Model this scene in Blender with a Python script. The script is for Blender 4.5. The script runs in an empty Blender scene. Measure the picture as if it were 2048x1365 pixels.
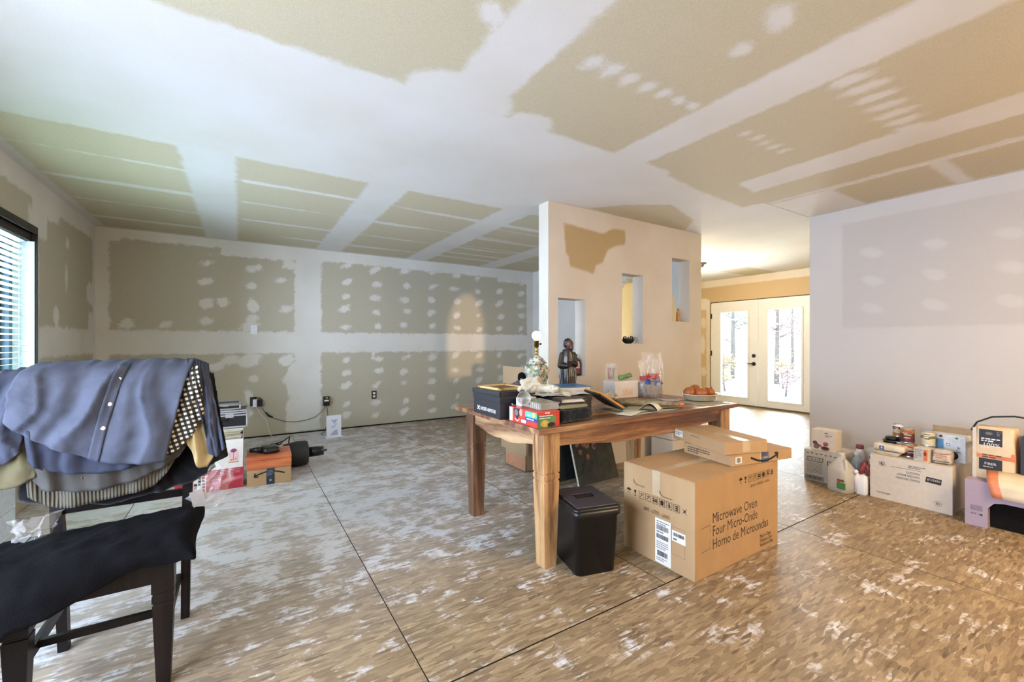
import bpy, bmesh, math, random
import numpy as np
from mathutils import Vector, Matrix
random.seed(4); RN = np.random.RandomState(7)
S = bpy.context.scene
COL = S.collection
R = math.radians
PI = math.pi

# ------------------------------------------------------------------ camera, world, lights, exposure
CAMH = 1.19
cam = bpy.data.cameras.new('camera'); camo = bpy.data.objects.new('camera', cam); COL.objects.link(camo)
cam.sensor_width = 36.0; cam.lens = 36.0 * 859.0 / 2048.0
cam.shift_y = 0.0017; cam.clip_start = 0.02; cam.clip_end = 300
camo.location = (0, 0, CAMH); camo.rotation_euler = (R(90), 0, -R(32.35))
S.camera = camo
S.view_settings.view_transform = 'Standard'; S.view_settings.look = 'None'
S.view_settings.exposure = 0.17; S.view_settings.gamma = 1.0; S.view_settings.use_curve_mapping = False
w = bpy.data.worlds.new('sky'); S.world = w; w.use_nodes = True
wn = w.node_tree.nodes; wl = w.node_tree.links
bg = wn['Background']; bg.inputs[1].default_value = 5.0
tc = wn.new('ShaderNodeTexCoord'); sp = wn.new('ShaderNodeSeparateXYZ'); cr = wn.new('ShaderNodeValToRGB')
wl.new(tc.outputs['Generated'], sp.inputs[0]); wl.new(sp.outputs[2], cr.inputs[0]); wl.new(cr.outputs[0], bg.inputs[0])
cr.color_ramp.elements[0].position = 0.0; cr.color_ramp.elements[0].color = (.86, .91, 1, 1)
cr.color_ramp.elements[1].position = 0.7; cr.color_ramp.elements[1].color = (.58, .74, 1, 1)

def light(name, kind, loc, power, color, size=(1, 1), rot=(0, 0, 0), spread=None, radius=None):
    l = bpy.data.lights.new(name, kind); o = bpy.data.objects.new(name, l); COL.objects.link(o)
    l.energy = power; l.color = color; o.location = loc; o.rotation_euler = rot
    if kind == 'AREA':
        l.shape = 'RECTANGLE'; l.size, l.size_y = size
        if spread: l.spread = spread
    if radius is not None: l.shadow_soft_size = radius
    return o
COOL = (.60, .74, 1.0); WARM = (1.0, .74, .46)
light('daylight_left_window', 'AREA', (-1.62, 3.8, 1.35), 230, COOL, (1.7, 1.4), (0, -R(90), 0))
light('added_near_left_daylight', 'AREA', (-1.45, 1.1, 1.25), 145, COOL, (2.0, 1.8), (0, -R(90), 0))  # added lamp at the unseen second window, more daylight from the left
light('daylight_french_doors', 'AREA', (8.30, 4.25, 1.1), 230, (.86, .94, 1.0), (2.0, 1.7), (0, R(90), 0))
light('rear_ceiling_fixture', 'AREA', (3.0, -1.0, 2.38), 52, (1.0, .76, .48), (1.2, .6), (0, 0, 0))
light('rear_ceiling_bulb', 'POINT', (3.0, -1.3, 1.85), 70, (1.0, .70, .40), radius=.10)
light('back_room_bulb', 'POINT', (6.1, 4.08, 2.28), 90, (1.0, .84, .56), radius=.06)
# added spot lamp behind an added arched rear hole, casts the back-wall patch
sl = light('added_arch_spot', 'SPOT', (3.08 - .5 * 20.77, -14.5, 1.25), 9500, (1.0, .70, .40), radius=.10)
sl.data.spot_size = R(8); sl.data.spot_blend = .1
sl.rotation_euler = (Vector((3.08, 6.27, 1.3)) - sl.location).to_track_quat('-Z', 'Y').to_euler()

# ------------------------------------------------------------------ materials
def lin(c):
    return c / 12.92 if c <= .04045 else ((c + .055) / 1.055) ** 2.4
def hexc(h):
    return tuple(lin(int(h[i:i+2], 16) / 255) for i in (0, 2, 4)) + (1,)
MATS = {}
def newmat(name):
    m = bpy.data.materials.new(name); m.use_nodes = True
    nt = m.node_tree; b = nt.nodes['Principled BSDF']
    return m, nt, b
def M(name, col='808080', rough=.6, var=.12, scale=30, bump=.0, bscale=80, metal=0, alpha=1, trans=0, emit=None, coat=0, stretch=(1, 1, 1), sheen=0, spec=None):
    if name in MATS: return MATS[name]
    m, nt, b = newmat(name); N = nt.nodes; L = nt.links
    c = hexc(col)
    b.inputs['Roughness'].default_value = rough; b.inputs['Metallic'].default_value = metal
    if spec is None and rough >= .85: spec = .12
    if spec is not None: b.inputs['Specular IOR Level'].default_value = spec
    if coat: b.inputs['Coat Weight'].default_value = coat; b.inputs['Coat Roughness'].default_value = .1
    if sheen: b.inputs['Sheen Weight'].default_value = sheen
    if alpha < 1: b.inputs['Alpha'].default_value = alpha
    if trans: b.inputs['Transmission Weight'].default_value = trans; b.inputs['IOR'].default_value = 1.1
    t = N.new('ShaderNodeTexCoord'); mp = N.new('ShaderNodeMapping'); mp.inputs['Scale'].default_value = stretch
    L.new(t.outputs['Object'], mp.inputs[0])
    nz = N.new('ShaderNodeTexNoise'); nz.inputs['Scale'].default_value = scale; nz.inputs['Detail'].default_value = 4
    L.new(mp.outputs[0], nz.inputs[0])
    r = N.new('ShaderNodeValToRGB'); L.new(nz.outputs['Fac'], r.inputs[0])
    r.color_ramp.elements[0].position = .3; r.color_ramp.elements[1].position = .7
    r.color_ramp.elements[0].color = tuple(x * (1 - var) for x in c[:3]) + (1,)
    r.color_ramp.elements[1].color = tuple(min(1, x * (1 + var)) for x in c[:3]) + (1,)
    L.new(r.outputs[0], b.inputs['Base Color'])
    if emit:
        b.inputs['Emission Color'].default_value = c; b.inputs['Emission Strength'].default_value = emit
    if bump:
        n2 = N.new('ShaderNodeTexNoise'); n2.inputs['Scale'].default_value = bscale; n2.inputs['Detail'].default_value = 3
        L.new(mp.outputs[0], n2.inputs[0])
        bp = N.new('ShaderNodeBump'); bp.inputs['Strength'].default_value = bump; bp.inputs['Distance'].default_value = .004
        L.new(n2.outputs['Fac'], bp.inputs['Height']); L.new(bp.outputs[0], b.inputs['Normal'])
    MATS[name] = m
    return m

def drywall_mat(name, mud, paper, amp=.13, sharp=.022, seed=0):
    m, nt, b = newmat(name); N = nt.nodes; L = nt.links
    g = N.new('ShaderNodeNewGeometry')
    a = N.new('ShaderNodeAttribute'); a.attribute_name = 'mud'
    n1 = N.new('ShaderNodeTexNoise'); n1.inputs['Scale'].default_value = 12; n1.inputs['Detail'].default_value = 8; n1.inputs['Roughness'].default_value = .72; n1.inputs['Distortion'].default_value = .6
    n1.noise_dimensions = '4D'; n1.inputs['W'].default_value = seed
    L.new(g.outputs['Position'], n1.inputs['Vector'])
    ma = N.new('ShaderNodeMath'); ma.operation = 'MULTIPLY_ADD'; L.new(n1.outputs['Fac'], ma.inputs[0])
    ma.inputs[1].default_value = amp; ma.inputs[2].default_value = -amp * .5
    ad = N.new('ShaderNodeMath'); ad.operation = 'ADD'; L.new(a.outputs['Fac'], ad.inputs[0]); L.new(ma.outputs[0], ad.inputs[1])
    mr = N.new('ShaderNodeMapRange'); mr.interpolation_type = 'SMOOTHSTEP'
    mr.inputs['From Min'].default_value = -sharp * .5; mr.inputs['From Max'].default_value = sharp
    L.new(ad.outputs[0], mr.inputs['Value'])
    # feathered thin mud: large scale translucency variation
    n2 = N.new('ShaderNodeTexNoise'); n2.inputs['Scale'].default_value = 1.7; n2.inputs['Detail'].default_value = 5
    L.new(g.outputs['Position'], n2.inputs['Vector'])
    m2 = N.new('ShaderNodeMapRange'); L.new(n2.outputs['Fac'], m2.inputs['Value'])
    m2.inputs['From Min'].default_value = .3; m2.inputs['From Max'].default_value = .7
    m2.inputs['To Min'].default_value = .66; m2.inputs['To Max'].default_value = 1.0
    mu = N.new('ShaderNodeMath'); mu.operation = 'MULTIPLY'; L.new(mr.outputs[0], mu.inputs[0]); L.new(m2.outputs[0], mu.inputs[1])
    n3 = N.new('ShaderNodeTexNoise'); n3.inputs['Scale'].default_value = 260; n3.inputs['Detail'].default_value = 2
    L.new(g.outputs['Position'], n3.inputs['Vector'])
    pr = N.new('ShaderNodeValToRGB'); L.new(n3.outputs['Fac'], pr.inputs[0])
    pc = hexc(paper)
    pr.color_ramp.elements[0].position = .3; pr.color_ramp.elements[0].color = tuple(x * .88 for x in pc[:3]) + (1,)
    pr.color_ramp.elements[1].position = .7; pr.color_ramp.elements[1].color = tuple(x * 1.1 for x in pc[:3]) + (1,)
    mx = N.new('ShaderNodeMix'); mx.data_type = 'RGBA'
    L.new(mu.outputs[0], mx.inputs['Factor']); L.new(pr.outputs[0], mx.inputs[6]); mx.inputs[7].default_value = hexc(mud)
    L.new(mx.outputs[2], b.inputs['Base Color'])
    b.inputs['Roughness'].default_value = .8
    hm = N.new('ShaderNodeMath'); hm.operation = 'MULTIPLY_ADD'; L.new(mr.outputs[0], hm.inputs[0]); hm.inputs[1].default_value = 1.0
    L.new(n3.outputs['Fac'], hm.inputs[2])
    bp = N.new('ShaderNodeBump'); bp.inputs['Strength'].default_value = .25; bp.inputs['Distance'].default_value = .002
    L.new(hm.outputs[0], bp.inputs['Height']); L.new(bp.outputs[0], b.inputs['Normal'])
    MATS[name] = m
    return m
MUD = drywall_mat('joint_compound_on_drywall', 'dad6cf', 'b4ac98')
MUDC = drywall_mat('joint_compound_on_ceiling', 'dad7d3', 'c2b79b', amp=.10, sharp=.03)

def osb_mat():
    m, nt, b = newmat('oriented_strand_board'); N = nt.nodes; L = nt.links
    g = N.new('ShaderNodeNewGeometry'); oi = N.new('ShaderNodeObjectInfo')
    vm = N.new('ShaderNodeVectorMath'); vm.operation = 'SCALE'
    L.new(oi.outputs['Location'], vm.inputs[0]); vm.inputs['Scale'].default_value = 3.1
    va = N.new('ShaderNodeVectorMath'); L.new(g.outputs['Position'], va.inputs[0]); L.new(vm.outputs[0], va.inputs[1])
    outs = []
    for i, (rot, sx, sy) in enumerate(((-.35, 15, 72), (.45, 17, 80), (-1.15, 14, 66))):
        mp = N.new('ShaderNodeMapping'); mp.inputs['Rotation'].default_value = (0, 0, rot); mp.inputs['Scale'].default_value = (sx, sy, 1)
        mp.inputs['Location'].default_value = (i * 3.3, i * 1.7, 0)
        nd = N.new('ShaderNodeTexNoise'); nd.inputs['Scale'].default_value = 6; L.new(va.outputs[0], nd.inputs[0])
        vs = N.new('ShaderNodeVectorMath'); vs.operation = 'MULTIPLY_ADD'
        L.new(nd.outputs['Color'], vs.inputs[0]); vs.inputs[1].default_value = (.02, .02, 0); L.new(va.outputs[0], vs.inputs[2])
        L.new(vs.outputs[0], mp.inputs[0])
        v = N.new('ShaderNodeTexVoronoi'); v.inputs['Scale'].default_value = 1.0; v.voronoi_dimensions = '2D'; v.inputs['Randomness'].default_value = 1
        L.new(mp.outputs[0], v.inputs['Vector']); outs.append(v)
    # choose layer by random of a coarser voronoi colour
    s1 = N.new('ShaderNodeSeparateColor'); L.new(outs[0].outputs['Color'], s1.inputs[0])
    s2 = N.new('ShaderNodeSeparateColor'); L.new(outs[1].outputs['Color'], s2.inputs[0])
    s3 = N.new('ShaderNodeSeparateColor'); L.new(outs[2].outputs['Color'], s3.inputs[0])
    g1 = N.new('ShaderNodeMath'); g1.operation = 'GREATER_THAN'; L.new(s1.outputs[1], g1.inputs[0]); g1.inputs[1].default_value = .55
    g2 = N.new('ShaderNodeMath'); g2.operation = 'GREATER_THAN'; L.new(s2.outputs[1], g2.inputs[0]); g2.inputs[1].default_value = .5
    m1 = N.new('ShaderNodeMix'); m1.data_type = 'FLOAT'; L.new(g2.outputs[0], m1.inputs[0]); L.new(s3.outputs[0], m1.inputs[2]); L.new(s2.outputs[0], m1.inputs[3])
    m2 = N.new('ShaderNodeMix'); m2.data_type = 'FLOAT'; L.new(g1.outputs[0], m2.inputs[0]); L.new(m1.outputs[0], m2.inputs[2]); L.new(s1.outputs[0], m2.inputs[3])
    # large tone variation
    nb = N.new('ShaderNodeTexNoise'); nb.inputs['Scale'].default_value = 3; nb.inputs['Detail'].default_value = 8; nb.inputs['Roughness'].default_value = .7
    L.new(g.outputs['Position'], nb.inputs[0])
    mm = N.new('ShaderNodeMath'); mm.operation = 'MULTIPLY_ADD'; L.new(nb.outputs['Fac'], mm.inputs[0]); mm.inputs[1].default_value = .5
    ms = N.new('ShaderNodeMath'); ms.operation = 'MULTIPLY'; L.new(m2.outputs[0], ms.inputs[0]); ms.inputs[1].default_value = .34
    L.new(ms.outputs[0], mm.inputs[2])
    # fibres inside the strands
    fbs = []
    for rot_ in (-.35, .45):
        mpf = N.new('ShaderNodeMapping'); mpf.inputs['Rotation'].default_value = (0, 0, rot_); mpf.inputs['Scale'].default_value = (12, 150, 1); L.new(va.outputs[0], mpf.inputs[0])
        nf_ = N.new('ShaderNodeTexNoise'); nf_.inputs['Scale'].default_value = 1.0; nf_.inputs['Detail'].default_value = 4; L.new(mpf.outputs[0], nf_.inputs[0]); fbs.append(nf_)
    mf = N.new('ShaderNodeMix'); mf.data_type = 'FLOAT'; L.new(g1.outputs[0], mf.inputs[0]); L.new(fbs[0].outputs['Fac'], mf.inputs[2]); L.new(fbs[1].outputs['Fac'], mf.inputs[3])
    mm0 = mm; mm = N.new('ShaderNodeMath'); mm.operation = 'MULTIPLY_ADD'; L.new(mf.outputs[0], mm.inputs[0]); mm.inputs[1].default_value = .42; L.new(mm0.outputs[0], mm.inputs[2])
    mk = N.new('ShaderNodeMath'); mk.operation = 'SUBTRACT'; L.new(mm.outputs[0], mk.inputs[0]); mk.inputs[1].default_value = .13
    cr = N.new('ShaderNodeValToRGB'); L.new(mk.outputs[0], cr.inputs[0])
    e = cr.color_ramp.elements
    e[0].position = .2; e[0].color = hexc('66533d'); e[1].position = .85; e[1].color = hexc('bfa881')
    for p, c in ((.33, '7c674d'), (.5, '917b5d'), (.68, 'a68f6d')):
        x = e.new(p); x.color = hexc(c)
    # wood dark streaks
    st = N.new('ShaderNodeTexNoise'); mp = N.new('ShaderNodeMapping'); mp.inputs['Rotation'].default_value = (0, 0, .35); mp.inputs['Scale'].default_value = (14, 90, 1)
    L.new(va.outputs[0], mp.inputs[0]); L.new(mp.outputs[0], st.inputs[0]); st.inputs['Scale'].default_value = .5; st.inputs['Detail'].default_value = 3
    sr = N.new('ShaderNodeMapRange'); L.new(st.outputs['Fac'], sr.inputs['Value']); sr.inputs['From Min'].default_value = .62; sr.inputs['From Max'].default_value = .70
    sr.inputs['To Max'].default_value = .75
    mxs = N.new('ShaderNodeMix'); mxs.data_type = 'RGBA'; L.new(sr.outputs[0], mxs.inputs[0]); L.new(cr.outputs[0], mxs.inputs[6]); mxs.inputs[7].default_value = hexc('54432f')
    # plaster dust plus painted window daylight, paler to the left and back
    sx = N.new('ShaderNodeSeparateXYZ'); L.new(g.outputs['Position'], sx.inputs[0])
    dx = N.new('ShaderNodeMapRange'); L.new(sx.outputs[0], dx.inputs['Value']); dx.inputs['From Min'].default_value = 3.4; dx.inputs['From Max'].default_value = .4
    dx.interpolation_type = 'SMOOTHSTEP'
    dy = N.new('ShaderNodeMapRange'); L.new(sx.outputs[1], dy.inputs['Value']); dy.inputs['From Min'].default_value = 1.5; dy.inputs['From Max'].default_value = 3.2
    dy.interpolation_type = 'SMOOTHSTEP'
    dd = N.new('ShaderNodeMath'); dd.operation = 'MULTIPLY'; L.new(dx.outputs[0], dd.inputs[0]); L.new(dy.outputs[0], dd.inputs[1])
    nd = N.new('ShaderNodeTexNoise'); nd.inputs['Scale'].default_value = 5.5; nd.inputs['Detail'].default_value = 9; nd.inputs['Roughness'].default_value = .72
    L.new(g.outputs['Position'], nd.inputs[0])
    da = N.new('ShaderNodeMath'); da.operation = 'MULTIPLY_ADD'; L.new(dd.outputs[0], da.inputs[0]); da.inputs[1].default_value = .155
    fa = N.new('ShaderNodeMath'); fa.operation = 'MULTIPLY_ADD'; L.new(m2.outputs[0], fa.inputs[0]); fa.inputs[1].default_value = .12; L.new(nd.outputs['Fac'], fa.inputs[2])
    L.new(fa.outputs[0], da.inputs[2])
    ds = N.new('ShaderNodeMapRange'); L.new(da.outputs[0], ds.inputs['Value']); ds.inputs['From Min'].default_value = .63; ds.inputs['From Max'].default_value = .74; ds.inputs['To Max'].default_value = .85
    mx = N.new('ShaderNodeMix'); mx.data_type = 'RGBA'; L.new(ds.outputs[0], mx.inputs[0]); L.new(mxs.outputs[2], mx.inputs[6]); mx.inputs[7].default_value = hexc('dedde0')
    # pale film: dust and window daylight painted into the floor colour
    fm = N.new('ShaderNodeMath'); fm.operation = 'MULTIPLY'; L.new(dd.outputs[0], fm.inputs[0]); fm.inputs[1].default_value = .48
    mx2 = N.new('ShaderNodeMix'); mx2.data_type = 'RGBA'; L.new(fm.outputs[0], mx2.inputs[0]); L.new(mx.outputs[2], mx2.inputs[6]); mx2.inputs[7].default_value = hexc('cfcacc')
    L.new(mx2.outputs[2], b.inputs['Base Color'])
    b.inputs['Roughness'].default_value = .5; b.inputs['Specular IOR Level'].default_value = .4
    bp = N.new('ShaderNodeBump'); bp.inputs['Strength'].default_value = .35; bp.inputs['Distance'].default_value = .002
    L.new(m2.outputs[0], bp.inputs['Height']); L.new(bp.outputs[0], b.inputs['Normal'])
    MATS['osb'] = m; return m
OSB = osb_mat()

def wood_mat(name, c1, c2, c3, axis='x', scale=6, rough=.38, coat=.25):
    m, nt, b = newmat(name); N = nt.nodes; L = nt.links
    t = N.new('ShaderNodeTexCoord'); mp = N.new('ShaderNodeMapping')
    sc = {'x': (.5, 5, 5), 'y': (5, .5, 5), 'z': (5, 5, .5)}[axis]
    mp.inputs['Scale'].default_value = sc; L.new(t.outputs['Object'], mp.inputs[0])
    n = N.new('ShaderNodeTexNoise'); n.inputs['Scale'].default_value = scale * .35; n.inputs['Detail'].default_value = 5; n.inputs['Distortion'].default_value = .8
    L.new(mp.outputs[0], n.inputs[0])
    wv = N.new('ShaderNodeTexNoise'); wv.inputs['Scale'].default_value = scale * 5; wv.inputs['Detail'].default_value = 4
    L.new(mp.outputs[0], wv.inputs[0])
    ma = N.new('ShaderNodeMath'); ma.operation = 'MULTIPLY_ADD'; L.new(wv.outputs['Fac'], ma.inputs[0]); ma.inputs[1].default_value = .22; L.new(n.outputs['Fac'], ma.inputs[2])
    r = N.new('ShaderNodeValToRGB'); L.new(ma.outputs[0], r.inputs[0]); e = r.color_ramp.elements
    e[0].position = .48; e[0].color = hexc(c1); e[1].position = .78; e[1].color = hexc(c3)
    x = e.new(.62); x.color = hexc(c2)
    L.new(r.outputs[0], b.inputs['Base Color']); b.inputs['Roughness'].default_value = rough; b.inputs['Specular IOR Level'].default_value = .5 if coat > .1 else .2
    b.inputs['Coat Weight'].default_value = coat; b.inputs['Coat Roughness'].default_value = .25
    MATS[name] = m; return m
WTOP = wood_mat('rosewood_top', '5f3d28', '8c6040', 'b08a60', 'x')
WLEG = wood_mat('rosewood_leg', '7d5636', 'b98f60', 'cdac7e', 'z')
WLEG2 = wood_mat('rosewood_leg_dark', '46301f', '72503a', 'a98058', 'z', scale=4)
WAPR = wood_mat('rosewood_apron', '52352a', '7c5238', 'b0855a', 'x', scale=5)
WAPY = wood_mat('rosewood_apron_side', '735038', 'ab8560', 'c8a67c', 'y', scale=5)
WDARK = wood_mat('espresso_wood', '0d0807', '150e0b', '1f1612', 'z', rough=.4, coat=.05)
WORG = wood_mat('orange_wood', 'b3552c', 'c96a3a', 'd98250', 'x', rough=.45)
KR = M('kraft_cardboard', 'b18f66', .8, .05, 12, .05, 300, stretch=(1, 1, .4))
KRD = M('kraft_cardboard_dim', 'a88a68', .8, .05, 12)
KRI = M('kraft_edge', '7d6245', .9)
TAPE = M('clear_tape', 'c0aa88', .15, .05)
BLK = M('black_print', '1d1b1a', .6, .05)
GRY = M('grey_print', '6e6a66', .6, .05)
INK = M('faded_ink', '4a4036', .7, .05)
WHT = M('white_card', 'e6e2dc', .6, .03)
PAPER = M('paper_white', 'e4dfd2', .7, .04)
BLKP = M('black_plastic', '141416', .32, .08)
BLKC = M('black_card', '1b1c20', .5, .06)
BLKF = M('black_fabric', '0b0a0c', .95, .2, 60, .3, 200, sheen=.3)
SILV = M('brushed_metal', 'c8ccd0', .3, .05, 40, metal=.8)
BRASS = M('brass', 'b08a3a', .25, .05, metal=1)
DKM = M('dark_bronze', '2a2320', .4, .1, metal=.5)
WPL = M('white_plastic', 'e8e8ec', .35, .03)

# ------------------------------------------------------------------ mesh helpers
class MB:
    """collects shapes into one mesh"""
    def __init__(s): s.bm = bmesh.new(); s.mats = []
    def mi(s, m):
        if m is None: return 0
        if m not in s.mats: s.mats.append(m)
        return s.mats.index(m)
    def _add(s, verts, faces, m, T=None, smooth=False):
        i = s.mi(m); vs = [s.bm.verts.new(T @ Vector(v) if T else v) for v in verts]
        for f in faces:
            try:
                fc = s.bm.faces.new([vs[k] for k in f]); fc.material_index = i; fc.smooth = smooth
            except ValueError: pass
        return vs
    def box(s, x0, y0, z0, x1, y1, z1, m=None, T=None, bev=0):
        b = bmesh.new(); bmesh.ops.create_cube(b, size=1)
        for v in b.verts:
            v.co = Vector(((x0 + x1) / 2 + v.co.x * (x1 - x0), (y0 + y1) / 2 + v.co.y * (y1 - y0), (z0 + z1) / 2 + v.co.z * (z1 - z0)))
        if bev: bmesh.ops.bevel(b, geom=b.edges[:], offset=bev, segments=2, affect='EDGES', profile=.6)
        s.merge(b, m, T); return s
    def merge(s, b, m=None, T=None, smooth=None):
        i = s.mi(m); b.verts.ensure_lookup_table(); mp = {}
        for v in b.verts: mp[v] = s.bm.verts.new(T @ v.co if T else v.co)
        for f in b.faces:
            try:
                n = s.bm.faces.new([mp[v] for v in f.verts]); n.material_index = i; n.smooth = f.smooth if smooth is None else smooth
            except ValueError: pass
        b.free(); return s
    def lathe(s, prof, m=None, T=None, n=24, sx=1, sy=1, caps=True, smooth=True, a0=0):
        vs = []
        for r, z in prof:
            for k in range(n):
                a = 2 * PI * k / n + a0; vs.append((r * math.cos(a) * sx, r * math.sin(a) * sy, z))
        fs = []
        for j in range(len(prof) - 1):
            for k in range(n):
                fs.append((j * n + k, j * n + (k + 1) % n, (j + 1) * n + (k + 1) % n, (j + 1) * n + k))
        if caps:
            fs.append(tuple(reversed(range(n)))); fs.append(tuple((len(prof) - 1) * n + k for k in range(n)))
        s._add(vs, fs, m, T, smooth); return s
    def tube(s, pts, r, m=None, T=None, n=8, smooth=True):
        pts = [Vector(p) for p in pts]; rs = r if isinstance(r, (list, tuple)) else [r] * len(pts)
        vs = []; up = Vector((0, 0, 1)); prev = None
        for i, p in enumerate(pts):
            d = (pts[min(i + 1, len(pts) - 1)] - pts[max(i - 1, 0)]).normalized()
            a = prev if prev is not None else (up if abs(d.z) < .9 else Vector((1, 0, 0)))
            u = (a - d * a.dot(d)).normalized(); v = d.cross(u); prev = u
            for k in range(n):
                t = 2 * PI * k / n; vs.append(p + (u * math.cos(t) + v * math.sin(t)) * rs[i])
        fs = [(j * n + k, j * n + (k + 1) % n, (j + 1) * n + (k + 1) % n, (j + 1) * n + k) for j in range(len(pts) - 1) for k in range(n)]
        fs.append(tuple(reversed(range(n)))); fs.append(tuple((len(pts) - 1) * n + k for k in range(n)))
        s._add(vs, fs, m, T, smooth); return s
    def prism(s, poly, h0, h1, m=None, T=None, axis='z', smooth=False):
        n = len(poly)
        def pt(a, b, h): return {'z': (a, b, h), 'y': (a, h, b), 'x': (h, a, b)}[axis]
        vs = [pt(a, b, h0) for a, b in poly] + [pt(a, b, h1) for a, b in poly]
        fs = [tuple(range(n)), tuple(range(2 * n - 1, n - 1, -1))] + [(k, n + k, n + (k + 1) % n, (k + 1) % n) for k in range(n)]
        s._add(vs, fs, m, T, smooth); return s
    def sphere(s, c, r, m=None, T=None, sx=1, sy=1, sz=1, seg=20):
        b = bmesh.new(); bmesh.ops.create_uvsphere(b, u_segments=seg, v_segments=max(8, seg // 2), radius=r)
        for v in b.verts: v.co = Vector((v.co.x * sx + c[0], v.co.y * sy + c[1], v.co.z * sz + c[2]))
        s.merge(b, m, T, True); return s
    def grid(s, pts, m=None, T=None, smooth=True, mfun=None):
        nr = len(pts); nc = len(pts[0]); vs = [p for row in pts for p in row]; i0 = s.mi(m)
        V = [s.bm.verts.new(T @ Vector(v) if T else v) for v in vs]
        for j in range(nr - 1):
            for k in range(nc - 1):
                f = s.bm.faces.new([V[j * nc + k], V[j * nc + k + 1], V[(j + 1) * nc + k + 1], V[(j + 1) * nc + k]])
                f.smooth = smooth; f.material_index = s.mi(mfun(j, k)) if mfun else i0
        return s
    def build(s, name, mat=None, parent=None, recalc=True, loc=None, rotz=0):
        if recalc: bmesh.ops.recalc_face_normals(s.bm, faces=s.bm.faces[:])
        me = bpy.data.meshes.new(name); s.bm.to_mesh(me); s.bm.free()
        if mat is not None and not s.mats: me.materials.append(mat)
        for m in s.mats: me.materials.append(m if m is not None else mat)
        o = bpy.data.objects.new(name, me); COL.objects.link(o)
        if parent: o.parent = parent
        if loc: o.location = loc
        o.rotation_euler.z = rotz
        return o

def tag(o, label, cat, group=None, kind=None):
    o['label'] = label; o['category'] = cat
    if group: o['group'] = group
    if kind: o['kind'] = kind
    return o
def thing(name, label, cat, loc=(0, 0, 0), rotz=0, group=None):
    o = bpy.data.objects.new(name, None); COL.objects.link(o); o.empty_display_size = .05
    o.location = loc; o.rotation_euler = (0, 0, rotz)
    return tag(o, label, cat, group)
def struct(o): o['kind'] = 'structure'; return o
def lab(o, s): o['label'] = s; return o
def copy_tree(o, parent=None):
    c = o.copy(); COL.objects.link(c)
    if parent: c.parent = parent
    for ch in list(o.children): copy_tree(ch, c)
    return c

_txt = {}
def text_geo(s, bold=False):
    k = (s, bold)
    if k in _txt: return _txt[k]
    cu = bpy.data.curves.new('t', 'FONT'); cu.body = s; cu.size = 1; cu.resolution_u = 2; cu.align_x = 'LEFT'
    if bold: cu.offset = .0
    o = bpy.data.objects.new('t', cu); COL.objects.link(o)
    bpy.context.view_layer.update()
    me = bpy.data.meshes.new_from_object(o.evaluated_get(bpy.context.evaluated_depsgraph_get()))
    v = [tuple(x.co[:2]) for x in me.vertices]; f = [tuple(p.vertices) for p in me.polygons]
    w = max([a[0] for a in v] + [.01]) - min([a[0] for a in v] + [0])
    bpy.data.objects.remove(o); bpy.data.curves.remove(cu); bpy.data.meshes.remove(me)
    _txt[k] = (v, f, w); return _txt[k]

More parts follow.
